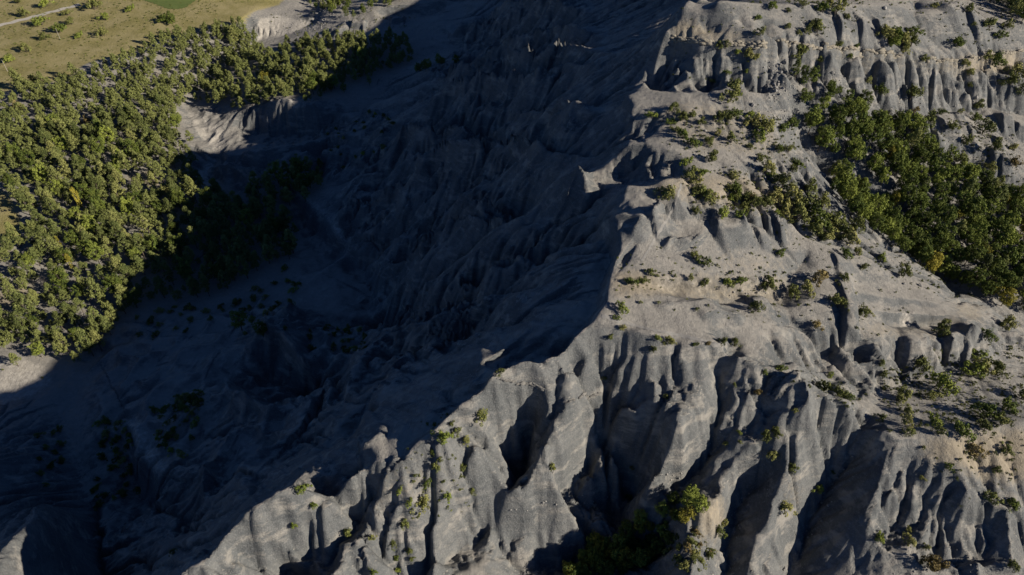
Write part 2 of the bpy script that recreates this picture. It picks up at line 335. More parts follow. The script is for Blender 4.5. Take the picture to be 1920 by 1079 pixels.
STROKES = [
 # shaded face: spur crests and the gullies between
 ('r', 6, 8, [(1120,28),(1100,30),(1050,32),(975,42),(930,58),(875,76),(845,88)]),
 ('v', 5, 6, [(1110,52),(1000,64),(920,88),(860,104)]),
 ('r', 5, 6, [(1150,68),(1030,85),(975,97),(925,107),(900,117)]),
 ('v', 5, 5, [(1130,90),(1040,100),(980,120),(900,127),(850,132)]),
 ('r', 5, 5, [(1160,102),(1090,108),(1045,112),(1012,130),(940,135),(870,150),(830,152)]),
 ('v', 5, 5, [(1120,122),(1060,130),(1000,148),(920,160),(850,170)]),
 ('r', 5, 5, [(1130,125),(1060,137),(1010,160),(931,177),(884,183),(812,194)]),
 ('v', 6, 5, [(1150,185),(1080,205),(1000,221),(930,222),(850,235),(780,250)]),
 ('r', 5, 5, [(1125,215),(1100,222),(1037,229),(982,234),(950,240)]),
 ('r', 4, 4, [(905,215),(890,224),(868,250),(785,270),(740,274)]),
 ('r', 3, 4, [(1080,256),(1030,262),(1000,261),(960,255),(915,243)]),
 ('v', 6, 4, [(1172,256),(1120,279),(1060,288),(1000,284),(930,276),(880,290),(820,315),(760,335),(700,350)]),
 ('r', 6, 4.5, [(1120,289),(1064,295),(1003,293),(937,286),(909,293),(895,308),(831,330),(778,347),(735,376)]),
 ('v', 5, 4, [(1100,355),(1080,357),(1030,371),(990,371),(930,385),(860,405),(800,420)]),
 ('r', 4, 4, [(1110,372),(1082,364),(1043,370),(1010,380)]),
 ('r', 5, 4, [(978,377),(948,391),(868,416),(820,440)]),
 ('v', 4, 4, [(1000,400),(920,420),(850,430),(780,466),(740,480)]),
 ('r', 4, 4, [(1000,415),(920,425),(856,432),(791,476),(755,492)]),
 ('v', 5, 4, [(1130,420),(1060,441),(1000,463),(940,482),(880,505)]),
 ('r', 3.5, 4, [(1080,448),(1050,456),(1015,471),(956,491),(895,520)]),
 ('r', 4, 5, [(830,345),(779,364),(712,390),(667,391),(642,384)]),
 ('v', 4, 4, [(775,352),(720,376),(675,383)]),
 ('v', 6, 4, [(1050,520),(990,528),(940,539),(850,540),(780,565),(690,594),(650,598)]),
 ('r', 2.5, 4, [(1030,536),(980,545),(900,548),(850,545),(798,577),(756,586),(742,593),(700,601),(671,618)]),
 ('v', 4, 4, [(1000,590),(900,600),(800,630),(760,640),(700,655)]),
 ('r', 3, 4, [(900,625),(830,640),(767,658),(747,687),(722,725),(689,765)]),
 ('s', 6, 4, [(775,650),(747,687),(722,725),(689,768),(680,800)]),
 ('s', 5, 4, [(640,672),(618,685),(620,702),(611,729),(591,738)]),
 ('r', 4, 4, [(560,575),(552,600),(545,628),(505,628)]),
 ('r', 5, 4, [(450,640),(502,627),(511,645),(545,656),(569,682),(590,695)]),
 ('v', 5, 5, [(440,680),(480,690),(540,690),(580,705)]),
 ('v', 4, 4, [(400,690),(470,715),(540,745)]),
 ('r', 4, 4, [(420,705),(440,750),(480,775),(540,790)]),
 ('s', 7, 5, [(560,362),(569,368),(618,413),(634,441),(663,448)]),
 ('s', 5, 4, [(658,462),(690,478),(716,494),(713,511),(730,527)]),
 ('s', 4, 4, [(686,532),(710,540),(740,548)]),
 ('s', 6, 5, [(237,775),(250,800),(262,850),(285,884),(305,890)]),
 ('r', 3, 4, [(420,820),(400,850),(385,880),(392,920)]),
 ('r', 3, 4, [(520,830),(480,860),(450,900),(440,950)]),
 ('v', 3, 4, [(560,800),(500,830),(440,870),(400,930)]),
 ('v', 4, 5, [(200,830),(240,900),(300,940),(360,960)]),
 # lit ridges by the shaded wood
 ('s', 4, 4, [(470,208),(522,204),(545,207),(558,220),(574,226),(600,232)]),
 ('s', 5, 4, [(430,288),(490,280),(520,272),(560,268),(600,258),(660,250),(715,246)]),
 ('r', 4, 3, [(400,306),(430,318),(470,333),(505,338)]),
 ('v', 3, 3, [(380,322),(392,312),(402,322),(415,335)]),
 ('s', 5, 5, [(700,18),(740,10),(800,4),(840,0)]),
 ('b', 4, 5, [(655,50),(690,46)]), ('b', 4, 5, [(730,38),(760,34)]), ('b', 3, 4, [(620,60),(640,66)]),
 # promontories of the rim
 ('v', 3.0, 2.2, [(1267,130),(1245,143),(1222,153)]),
 ('r', 2.0, 2.0, [(1281,106),(1265,130),(1241,147)]),
 ('v', 3.0, 2.4, [(1318,118),(1300,140),(1267,162)]),
 ('r', 2.2, 2.0, [(1290,114),(1292,135),(1257,163)]),
 ('v', 1.2, 1.2, [(1345,105),(1340,130),(1345,155)]), ('v', 1.2, 1.2, [(1375,100),(1380,130),(1395,155)]), ('v', 1.5, 1.2, [(1405,105),(1415,135),(1430,160)]),
 ('v', 3.0, 2.0, [(1445,80),(1450,110),(1440,140),(1436,162)]),
 ('b', 1.6, 2.5, [(1240,212),(1250,216)]), ('v', 1.6, 2.0, [(1203,240),(1225,246)]),
 ('v', 1.5, 1.6, [(1207,273),(1197,298),(1160,324)]),
 ('r', 1.0, 2.0, [(1215,285),(1222,312),(1230,334)]),
 ('v', 1.6, 1.3, [(1224,290),(1226,320),(1232,336)]),
 ('v', 1.6, 1.3, [(1262,292),(1266,330)]),
 ('v', 1.0, 1.0, [(1172,285),(1150,318)]), ('v', 1.0, 1.0, [(1182,288),(1165,320)]),
 ('r', 2.6, 4.0, [(1150,368),(1200,363),(1260,352),(1290,346)]),
 ('b', 2.3, 2.8, [(1222,408),(1234,414)]), ('r', 2.2, 2.4, [(1140,420),(1165,421),(1195,431),(1182,455)]),
 ('b', 1.9, 2.4, [(1243,430),(1218,440)]), ('b', 1.5, 1.8, [(1254,456),(1262,462)]), ('b', 1.8, 2.4, [(1277,449),(1292,463)]),
 ('b', 1.3, 1.8, [(1298,452),(1310,462)]),
 ('b', 2.6, 3.0, [(1335,439),(1360,440),(1400,440)]), ('b', 2.5, 2.6, [(1380,422),(1400,426)]), ('b', 2.2, 2.4, [(1452,428),(1470,432)]),
 ('b', 1.4, 2.0, [(1415,447),(1440,449)]), ('v', 1.6, 1.8, [(1166,478),(1180,484)]),
 ('s', 1.8, 2.4, [(1190,518),(1240,521),(1320,528),(1400,527),(1475,515)]),
 ('v', 2.3, 2.2, [(1517,467),(1491,508),(1474,548),(1487,589),(1509,603),(1537,624),(1560,650)]),
 ('b', 3.6, 5.0, [(1572,572),(1605,586)]), ('b', 1.4, 3, [(1560,490),(1600,500)]),
 ('r', 1.8, 2.2, [(1230,573),(1260,566),(1300,567),(1330,558),(1356,563)]),
 ('r', 1.6, 2.2, [(1310,592),(1340,582),(1380,590),(1396,602)]), ('b', 2.0, 3.2, [(1402,558),(1445,556)]),
 ('s', 1.2, 1.6, [(1560,560),(1640,552),(1720,560),(1780,575)]), ('s', 1.6, 2.0, [(1640,582),(1700,580),(1780,590),(1820,600)]),
 ('v', 1.8, 1.8, [(1447,622),(1460,650),(1480,680)]), ('v', 1.8, 1.8, [(1490,616),(1508,645),(1530,682)]),
 ('v', 2.2, 1.9, [(1518,625),(1540,652),(1563,680),(1592,712)]), ('v', 2.6, 2.2, [(1545,625),(1565,652),(1592,680),(1634,720)]),
 ('v', 3.0, 2.4, [(1610,636),(1616,655),(1622,672)]), ('b', 2.6, 3.4, [(1642,648),(1640,662)]),
 ('r', 3.4, 3.2, [(1690,640),(1728,664),(1765,692)]), ('r', 3.0, 3.0, [(1772,640),(1800,660),(1822,684)]), ('r', 3.0, 3.0, [(1803,618),(1832,638),(1856,658)]),
 ('v', 2.2, 2.2, [(1668,645),(1690,672),(1705,700)]), ('v', 2.0, 2.2, [(1745,648),(1775,676)]), ('b', 4, 6, [(1930,650),(1945,670)]),
 # wall right of the grove
 ('r', 3.0, 3.4, [(1560,98),(1556,135)]), ('r', 2.6, 3.0, [(1609,102),(1612,147)]), ('v', 2.4, 2.2, [(1640,104),(1628,140)]),
 ('r', 3.2, 3.2, [(1682,110),(1678,147),(1655,164)]), ('v', 2.4, 2.2, [(1705,115),(1695,150),(1680,170)]),
 ('r', 2.8, 2.8, [(1756,116),(1750,145),(1748,176)]), ('v', 1.5, 1.6, [(1758,150),(1757,184)]), ('r', 2.2, 2.2, [(1771,143),(1766,184)]),
 ('v', 2.0, 1.8, [(1785,150),(1778,184)]), ('r', 2.6, 2.4, [(1808,160),(1785,186)]), ('v', 2.4, 2.2, [(1825,150),(1800,188)]),
 ('r', 3.6, 3.2, [(1852,130),(1842,172),(1805,192)]), ('v', 3.0, 3.0, [(1872,140),(1862,180),(1830,205)]), ('r', 3, 3.2, [(1895,150),(1888,190)]),
 ('v', 1.6, 1.6, [(1585,108),(1580,145)]), ('v', 3.0, 2.5, [(1496,88),(1520,118),(1538,140)]),
 ('b', 2.5, 3.5, [(1570,52),(1580,56)]), ('b', 2.5, 3.5, [(1608,50),(1620,54)]), ('b', 2.5, 3.5, [(1645,56),(1660,60)]),
 ('v', 2.5, 2.2, [(1725,-10),(1718,20),(1730,48),(1760,72),(1790,84)]), ('b', 3, 5, [(1815,48),(1850,56)]), ('b', 3, 4, [(1760,20),(1800,14)]),
 ('v', 1.2, 1.4, [(1325,38),(1330,58)]), ('v', 1.2, 1.4, [(1345,44),(1338,58)]), ('v', 1.5, 1.6, [(1385,28),(1400,50)]), ('v', 1.8, 1.8, [(1436,30),(1442,60)]),
 ('b', 3, 4.5, [(1760,235),(1800,250)]), ('b', 3, 4.5, [(1850,290),(1890,300)]), ('b', 3, 4, [(1870,225),(1900,235)]), ('v', 3.5, 3.5, [(1880,330),(1895,360),(1915,400)]),
 ('b', 2.5, 4, [(1720,235),(1740,240)]), ('v', 2.0, 2.0, [(1840,205),(1780,200),(1720,208),(1660,196)]),
 # slopes below the path crest
 ('v', 1.5, 1.3, [(1136,660),(1110,688),(1080,712)]), ('v', 1.7, 1.5, [(1160,668),(1135,695),(1100,722)]), ('v', 1.7, 1.4, [(1181,690),(1157,733)]),
 ('v', 1.7, 1.4, [(1210,685),(1185,732)]), ('v', 1.3, 1.2, [(1246,685),(1242,724)]), ('v', 1.2, 1.2, [(1275,680),(1272,722)]),
 ('v', 1.3, 1.2, [(1095,645),(1060,685),(1030,705)]), ('v', 1.1, 1.1, [(1075,648),(1040,690)]),
 ('s', 2.2, 1.8, [(930,712),(985,716),(1012,726)]), ('s', 2.4, 2.0, [(1060,752),(1128,735),(1157,733),(1200,745),(1228,750)]),
 ('r', 3.0, 2.8, [(1232,752),(1252,775),(1266,797)]), ('s', 2.2, 1.8, [(1243,830),(1290,818),(1328,826)]),
 ('v', 3.5, 2.6, [(1225,800),(1195,850),(1160,905)]), ('v', 3.0, 2.4, [(1105,775),(1075,830),(1045,885)]),
 ('v', 3.0, 2.2, [(1000,742),(975,790),(955,840)]),
 ('v', 2.0, 1.6, [(432,997),(422,1035),(414,1079)]), ('v', 2.2, 1.7, [(465,1000),(452,1040),(443,1079)]), ('v', 1.6, 1.3, [(495,993),(490,1040)]),
 ('v', 4.5, 3.0, [(525,1002),(512,1040),(498,1085)]), ('v', 4.5, 3.0, [(668,903),(640,955),(620,1000),(600,1060)]), ('v', 2.2, 1.8, [(572,950),(568,990),(575,1020)]),
 ('v', 2.0, 1.6, [(800,905),(790,960),(770,1010)]), ('v', 2.2, 1.8, [(880,905),(872,950)]), ('s', 1.6, 1.5, [(790,890),(830,895),(880,893)]),
 ('s', 1.4, 1.3, [(490,945),(540,950),(600,938),(640,935)]), ('s', 1.4, 1.3, [(385,1020),(440,990),(500,995),(550,1000)]),
 # bottom right
 ('v', 1.8, 1.4, [(1702,838),(1670,920),(1640,993)]), ('v', 2.6, 1.8, [(1714,856),(1705,942),(1686,987),(1676,1032)]), ('v', 1.6, 1.4, [(1762,897),(1757,950),(1755,1017)]),
 ('v', 1.5, 1.3, [(1738,890),(1730,990)]), ('v', 3.0, 2.3, [(1777,925),(1774,1017),(1780,1060)]), ('v', 3.8, 2.8, [(1832,958),(1836,1010),(1846,1060)]),
 ('v', 2.4, 2.2, [(1805,1035),(1812,1085)]), ('r', 2.2, 2.6, [(1800,900),(1815,980),(1838,1085)]), ('r', 2, 2.6, [(1870,940),(1885,1010),(1900,1079)]),
 ('v', 2.0, 1.8, [(1566,775),(1556,810),(1575,860)]), ('v', 1.6, 1.5, [(1545,770),(1530,815)]), ('r', 2.0, 2.2, [(1612,790),(1585,825),(1562,868)]),
 ('v', 2.0, 1.8, [(1455,1000),(1440,1045),(1436,1085)]), ('s', 2.0, 1.8, [(1380,845),(1420,850),(1450,862)]), ('s', 1.8, 1.8, [(1445,930),(1490,925),(1530,930)]),
 ('r', 2.4, 2.2, [(1415,730),(1400,752),(1372,770)]), ('b', 2.6, 4, [(1485,705),(1500,716)]),
 ('v', 6, 3.6, [(1000,745),(985,830),(955,900)]), ('v', 6.5, 4.0, [(1125,775),(1080,855),(1055,910)]), ('v', 5, 3.6, [(1225,815),(1180,870),(1140,915)]), ('v', 4, 3, [(1350,790),(1310,850),(1260,890)]),
 ('r', 3, 3, [(1085,745),(1055,795),(1020,850),(965,905)]), ('r', 3, 3, [(1290,775),(1258,815),(1228,860),(1190,915)]),
 ('v', 2.2, 1.1, [(1272,100),(1249,128),(1226,158)]),
 ('v', 2.2, 1.1, [(1293,100),(1271,128),(1250,158)]),
 ('v', 2.2, 1.1, [(1340,100),(1334,128),(1328,158)]),
 ('v', 2.2, 1.1, [(1360,100),(1356,128),(1352,158)]),
 ('v', 2.2, 1.1, [(1382,100),(1381,128),(1380,158)]),
 ('v', 2.2, 1.1, [(1405,100),(1406,128),(1408,158)]),
 ('v', 2.2, 1.1, [(1428,100),(1431,128),(1434,158)]),
 ('v', 5, 5, [(1482,150),(1500,200),(1525,255),(1565,315),(1625,375),(1705,445),(1785,512),(1855,560)]),
 ('r', 3, 4, [(1492,715),(1502,760),(1492,805)]), ('v', 3, 2.5, [(1440,735),(1420,780),(1400,815)]),
 ('v', 3, 2.4, [(960,780),(948,830),(932,885)]), ('v', 3.5, 2.6, [(905,780),(885,830),(862,890)]),
 ('v', 5, 3.2, [(660,900),(635,955),(612,1010),(590,1060)]), ('v', 5, 3, [(530,1000),(515,1040),(500,1085)]), ('v', 4, 2.6, [(575,945),(560,1000),(548,1060)]),
 ('v', 4, 3, [(740,900),(715,960),(690,1030)]),
 ('b', 2.2, 3.2, [(1750,255),(1770,262)]), ('b', 2.2, 3, [(1815,250),(1830,256)]), ('b', 2.4, 3, [(1860,268),(1880,275)]), ('b', 2.2, 3, [(1790,215),(1810,220)]), ('b', 2.4, 3, [(1905,245),(1920,250)]), ('b', 2, 3, [(1700,235),(1715,240)]), ('b', 2.4, 3, [(1870,310),(1890,318)]), ('b', 2.6, 3.5, [(1850,340),(1865,350)]), ('v', 2.5, 2, [(1820,290),(1860,330),(1890,360)]), ('v', 2, 2, [(1740,230),(1800,280),(1830,310)]),
 ('v', 2.5, 2, [(560,215),(585,250)]), ('v', 2.5, 2, [(600,225),(620,256)]), ('v', 2.5, 2, [(540,275),(560,330)]), ('v', 2.5, 2, [(580,270),(602,330)]), ('v', 2.5, 2, [(622,262),(645,320)]),
 ('v', 5, 4.5, [(1290,880),(1200,928),(1100,952),(980,978),(870,1015)]), ('v', 4, 5, [(1235,960),(1150,1000),(1050,1045)]),
 ('v', 5.5, 4.5, [(1185,765),(1150,830),(1105,905)]), ('v', 3.5, 3.5, [(1210,775),(1190,830)]),
 ('b', -3.2, 5, [(985,632),(1000,645),(1010,655)]),
 ('b', -3.0, 4.5, [(935,650),(960,658)]), ('b', -3, 4, [(1040,540),(1060,548)]), ('v', 5, 4, [(1230,790),(1195,850),(1150,905)]),

]
Z = bicubic(ZB, X, Y)
JN = 1 + 0.9 * fbm(X / 7.0, Y / 7.0, 31, 3)           # irregular widths
JA = 1 + 0.7 * fbm(X / 11.0, Y / 11.0, 37, 3)
WX = X + 0.9 * fbm(X / 6.0, Y / 6.0, 41, 3); WY = Y + 0.9 * fbm(X / 6.0, Y / 6.0, 47, 3)

def stroke(kind, h, w, pts):
    a = np.array(pts, float)
    x, y, _ = cast(a[:, 0], a[:, 1], ZB)
    P = np.stack([x, y], 1)
    face = h >= 4 and a[:, 0].mean() < 1120 and a[:, 1].mean() < 830 and kind in 'rv'
    if face: h = h * 2.0
    elif kind == 'v': w = w * 1.45
    elif kind in 'rb': w = w * 1.2; h = h * 0.9
    elif kind == 's': w = w * 1.3
    R = w * 4.5 if kind != 's' else w * 8
    i0, i1 = np.searchsorted(XS, [P[:, 0].min() - R, P[:, 0].max() + R]); j0, j1 = np.searchsorted(YS, [P[:, 1].min() - R, P[:, 1].max() + R])
    if i1 - i0 < 2 or j1 - j0 < 2: return
    gx, gy = WX[j0:j1, i0:i1], WY[j0:j1, i0:i1]
    L = np.concatenate([[0], np.cumsum(np.hypot(*(P[1:] - P[:-1]).T))]); tot = max(L[-1], 1e-3)
    best = np.full(gx.shape, 1e9); along = np.zeros(gx.shape); side = np.ones(gx.shape)
    for k in range(len(P) - 1):
        d = P[k + 1] - P[k]; l2 = max(d @ d, 1e-6)
        t = np.clip(((gx - P[k, 0]) * d[0] + (gy - P[k, 1]) * d[1]) / l2, 0, 1)
        ex = gx - P[k, 0] - t * d[0]; ey = gy - P[k, 1] - t * d[1]
        dd = np.hypot(ex, ey)
        b = dd < best
        best = np.where(b, dd, best); along = np.where(b, (L[k] + t * (L[k + 1] - L[k])) / tot, along)
        side = np.where(b, np.sign(d[0] * ey - d[1] * ex), side)
    q = best / (w * np.clip(JN[j0:j1, i0:i1], 0.5, 1.6))
    taper = np.clip(np.minimum(along, 1 - along) * 5 + 0.25, 0, 1) if len(P) > 1 else 1.0
    if face: taper = np.clip(along * 2.6, 0, 1) * np.clip((1 - along) * 5 + 0.3, 0, 1)
    am = h * np.clip(JA[j0:j1, i0:i1], 0.5, 1.5) * taper
    if kind == 'v': D = -am * np.exp(-q ** 1.1)
    elif kind == 'r': D = am * np.exp(-q ** 1.15)
    elif kind == 'b': D = am * np.exp(-q ** 2)
    elif kind == 's':            # scarp: ground right of the line (walking along it) drops
        sd = -side * best / w
        D = np.where(sd > 0, -am * (1 - np.exp(-(sd / 0.5) ** 2)) * np.exp(-np.maximum(sd - 1, 0) / 2.5), 0)
    Z[j0:j1, i0:i1] += D

for s in STROKES:
    stroke(*s)

def sampZ(F, x, y):
    """bilinear sample of a field on the fine grid"""
    x = np.atleast_1d(np.asarray(x, float)); y = np.atleast_1d(np.asarray(y, float))
    i = np.clip(np.searchsorted(XS, x) - 1, 0, len(XS) - 2); j = np.clip(np.searchsorted(YS, y) - 1, 0, len(YS) - 2)
    u = np.clip((x - XS[i]) / (XS[i + 1] - XS[i]), 0, 1); v = np.clip((y - YS[j]) / (YS[j + 1] - YS[j]), 0, 1)
    return (F[j, i] * (1 - u) + F[j, i + 1] * u) * (1 - v) + (F[j + 1, i] * (1 - u) + F[j + 1, i + 1] * u) * v

# zones
MEADOW = poly_mask([(-60,-30),(560,-40),(525,10),(480,20),(450,45),(380,52),(300,75),(250,100),(160,120),(130,150),(60,160),(0,175),(-80,180)], 2.0)
MEADOW = np.maximum(MEADOW, poly_mask([(-80,330),(0,350),(30,385),(40,420),(22,470),(-10,500),(-80,500)], 2.0))
FOREST = poly_mask([(-60,180),(60,160),(130,150),(250,100),(300,75),(380,52),(450,40),(480,60),(500,110),(640,75),(760,70),(800,110),(700,150),(560,190),(440,205),(350,190),(350,250),(370,290),(345,330),(420,370),(600,300),(610,350),(540,420),(560,480),(450,540),(360,560),(240,600),(200,660),(120,700),(60,690),(0,640),(-60,600)], 3.0)
GROVE = poly_mask([(1485,130),(1540,150),(1600,200),(1700,230),(1800,330),(1930,430),(1930,600),(1850,560),(1760,500),(1660,440),(1560,390),(1540,320),(1500,220)], 2.0)

def gullies(Z, wl, amp, seed, sl_lo, sl_hi, mask, gb):
    """branching runnels along the fall line (stripe noise turned to the slope)"""
    Zs = Z
    gy, gx = np.gradient(Zs, YS, XS)
    sl = np.hypot(gx, gy) + 1e-6
    dx, dy = -gy / sl, gx / sl                          # across the slope
    px, py = X / wl, Y / wl
    cx, cy = np.floor(px), np.floor(py)
    C = np.zeros_like(X); S = np.zeros_like(X); T = np.zeros_like(X)
    for a in (-1, 0, 1, 2):
        for b in (-1, 0, 1, 2):
            ix, iy = cx + a, cy + b
            qx = px - ix - 0.7 * (hash2(ix, iy, seed) - 0.5); qy = py - iy - 0.7 * (hash2(ix, iy, seed + 5) - 0.5)
            w = np.exp(-2.2 * (qx * qx + qy * qy))
            ph = (qx * dx + qy * dy) * 6.283 + 6.283 * hash2(ix, iy, seed + 9) * 0.35
            C += w * np.cos(ph); S += w * np.sin(ph); T += w
    r = np.hypot(C, S) / T
    h = np.abs(np.cos(0.5 * np.arctan2(S, C)))           # rounded crests, sharp cuts
    h = (h - 0.64) * np.clip(r * 2.2, 0, 1)
    return Z + amp * h * sstep(sl_lo, sl_hi, np.minimum(SB, sl * 1.2)) * mask

flat = np.clip(1 - sampZ(np.zeros_like(Z), X.ravel()[:1], Y.ravel()[:1])[0], 0, 1)
EM = bicubic(np.clip(1 - MEADOW * 1.2 - FOREST * 0.7 - GROVE * 0.5, 0, 1), X, Y)
Z = Z + 0.9 * fbm(X / 16, Y / 16, 3, 3) * np.clip(EM, 0.3, 1)
LOWV = bicubic(poly_mask([(160,640),(260,590),(400,590),(500,560),(640,590),(740,640),(700,740),(560,830),(420,930),(250,940),(190,840),(170,700)], 4.0), X, Y)
RG = 0.35 - np.abs(fbm(X / 17, Y / 17, 141, 3))
Z = Z + LOWV * (8.5 * RG)
UPL = bicubic(poly_mask([(350,200),(500,185),(640,195),(720,210),(720,330),(600,330),(420,330),(360,300)], 3.0), X, Y)
Z = Z + UPL * 2.6 * (0.3 - np.abs(fbm(X / 9, Y / 9, 151, 3)))
SB = bicubic(blur(np.hypot(*np.gradient(ZB, GH)), 2.0), X, Y)
FACE = poly_mask([(1140,30),(1150,200),(1120,400),(1090,560),(1000,660),(850,730),(700,800),(550,880),(400,900),(300,800),(300,640),(560,560),(640,380),(600,230),(850,100),(1000,0)], 5.0)
EM = EM * (1 - 0.45 * bicubic(FACE, X, Y))
AV = np.clip(0.75 + 1.1 * vnoise(X / 25, Y / 25, 77), 0.25, 1.3)
FACEF = bicubic(poly_mask([(1070,20),(1060,200),(1030,400),(980,540),(880,630),(760,700),(640,760),(500,840),(400,880),(300,800),(300,640),(560,560),(640,380),(600,230),(850,100),(1000,0)], 6.0), X, Y) * (1 - LOWV)
ABOVE = bicubic(poly_mask([(1268,48),(1440,68),(1600,82),(1760,104),(1940,84),(1960,-60),(1500,-60),(1300,-30)], 2.5), X, Y)
Z = gullies(Z, 22.0, 6.0, 61, 0.2, 0.5, FACEF, 0)
Z = gullies(Z, 9.0, 0.7, 63, 0.25, 0.6, FACEF, 0)
EM = EM * (1 - 0.72 * ABOVE)
Z = gullies(Z, 12.0, 1.7, 11, 0.30, 0.75, EM * AV, 0)
Z = gullies(Z, 5.0, 0.7, 23, 0.35, 0.8, EM * AV, 0)
Z = Z + 0.10 * fbm(X / 2.6, Y / 2.6, 51, 3) * np.clip(EM, 0.3, 1)

def project(x, y, z):
    dy = y * CP - (z - CAMZ) * SP
    up = y * SP + (z - CAMZ) * CP
    return W0 / 2 + FPX * x / dy, H0 / 2 - FPX * up / dy, dy

def erode(x0, x1, y0, y1, h, steps, K, D, seed):
    """stream-power erosion: runoff gathers down the slopes and cuts branching gullies"""
    xs = np.arange(x0, x1, h); ys = np.arange(y0, y1, h)
    A, B = np.meshgrid(xs, ys)
    z0 = sampZ(Z, A.ravel(), B.ravel()).reshape(A.shape)
    km = np.clip(sampZ(EM, A.ravel(), B.ravel()), 0.02, 1) * np.clip(0.85 + 1.5 * vnoise(A.ravel() / 18, B.ravel() / 18, 123), .25, 1.6)
    km = km * (0.26 + 0.74 * sstep(.22, .62, sampZ(SB, A.ravel(), B.ravel())))
    u_, v_, _ = project(A.ravel(), B.ravel(), z0.ravel())
    km = np.where((u_ > 1000) & (v_ > 610), km * .72, np.where((u_ > 1440) & (v_ < 260), km * .75, km))
    km = np.maximum(km, 0.8 * sampZ(np.maximum(LOWV, UPL), A.ravel(), B.ravel()))
    km = np.where(sampZ(bicubic(FACE, X, Y), A.ravel(), B.ravel()) > .5, km * 1.15, km)
    n_y, n_x = A.shape; n = n_y * n_x
    z = z0 + (0.18 * fbm(A / 1.7, B / 1.7, seed, 3) + 0.45 * fbm(A / 5.5, B / 5.5, seed + 40, 2)) * np.clip(km.reshape(A.shape) + .15, 0, 1)
    offs = [(-1, -1), (-1, 0), (-1, 1), (0, -1), (0, 1), (1, -1), (1, 0), (1, 1)]
    idx = np.arange(n).reshape(n_y, n_x)
    edge = np.ones((n_y, n_x), bool); edge[1:-1, 1:-1] = False
    for it in range(steps):
        for _ in range(14):                              # fill small pits
            p = np.pad(z, 1, mode='edge')
            mn = np.min([p[1 + a:1 + a + n_y, 1 + b:1 + b + n_x] for a, b in offs], axis=0)
            z = np.where((z <= mn) & ~edge, mn + 2e-3, z)
        best = np.zeros((n_y, n_x)); rec = idx.copy(); dist = np.full((n_y, n_x), h)
        for a, b in offs:
            q = np.full((n_y, n_x), 1e9); qi = np.zeros((n_y, n_x), int)
            ya, yb, xa, xb = max(0, -a), n_y - max(0, a), max(0, -b), n_x - max(0, b)
            q[ya:yb, xa:xb] = z[ya + a:yb + a, xa + b:xb + b]; qi[ya:yb, xa:xb] = idx[ya + a:yb + a, xa + b:xb + b]
            L = h * math.hypot(a, b); s = (z - q) / L
            m = s > best
            best = np.where(m, s, best); rec = np.where(m, qi, rec); dist = np.where(m, L, dist)
        rec[edge] = idx[edge]
        order = np.argsort(-z.ravel(), kind='stable'); r = rec.ravel().tolist(); ol = order.tolist()
        acc = [h * h] * n
        for i in ol:
            k = r[i]
            if k != i: acc[k] += acc[i]
        F = (K * km * np.minimum(np.array(acc), 1500.0) ** 0.5 / dist.ravel()).tolist()
        zl = z.ravel().tolist()
        for i in reversed(ol):
            k = r[i]
            if k != i and zl[k] < zl[i]:
                f = F[i]; zl[i] = (zl[i] + f * zl[k]) / (1 + f)
        z = np.array(zl).reshape(n_y, n_x)
        p = np.pad(z, 1, mode='edge')
        z = z + D * (p[:-2, 1:-1] + p[2:, 1:-1] + p[1:-1, :-2] + p[1:-1, 2:] - 4 * z)
    d = z - z0
    d = d * np.clip(np.minimum(np.minimum(A - x0, x1 - A), np.minimum(B - y0, y1 - B)) / 12, 0, 1)
    return xs, ys, blur(d, 0.5)

def add_field(xs, ys, d, gain=1.0):
    global Z
    h = xs[1] - xs[0]
    i0, i1 = np.searchsorted(XS, [xs[2], xs[-4]]); j0, j1 = np.searchsorted(YS, [ys[2], ys[-4]])
    u = (X[j0:j1, i0:i1] - xs[0]) / h; v = (Y[j0:j1, i0:i1] - ys[0]) / h
    i = np.floor(u).astype(int); j = np.floor(v).astype(int); u = u - i; v = v - j
    def wts(t):
        return ((-t + 2 * t * t - t ** 3) / 2, (2 - 5 * t * t + 3 * t ** 3) / 2, (t + 4 * t * t - 3 * t ** 3) / 2, (-t * t + t ** 3) / 2)
    wu, wv = wts(u), wts(v)
    Z[j0:j1, i0:i1] += gain * sum(wv[b] * sum(wu[a] * d[j - 1 + b, i - 1 + a] for a in range(4)) for b in range(4))

add_field(*erode(-200, 215, 36, 430, 0.54, ESTEPS, EK, ED, 201))
for s in LATE: stroke(*s)
Z = gullies(Z, 2.6, 0.42, 83, 0.35, 0.7, EM * np.clip(0.7 + 1.6 * vnoise(X / 12, Y / 12, 177), .1, 1.4) * (1 - 0.6 * bicubic(FACE, X, Y)), 0)
RK = np.clip(0.55 + 1.3 * vnoise(X / 14, Y / 14, 171), 0.15, 1.2) * np.clip(EM, .1, 1) * (1 - 0.7 * bicubic(FACE, X, Y))
Z = Z + RK * (0.16 * (0.3 - np.abs(fbm(X / 2.4, Y / 2.4, 161, 2))) + 0.13 * fbm(X / 0.95, Y / 0.95, 165, 2))
SLOPE = np.hypot(*np.gradient(Z, YS, XS))

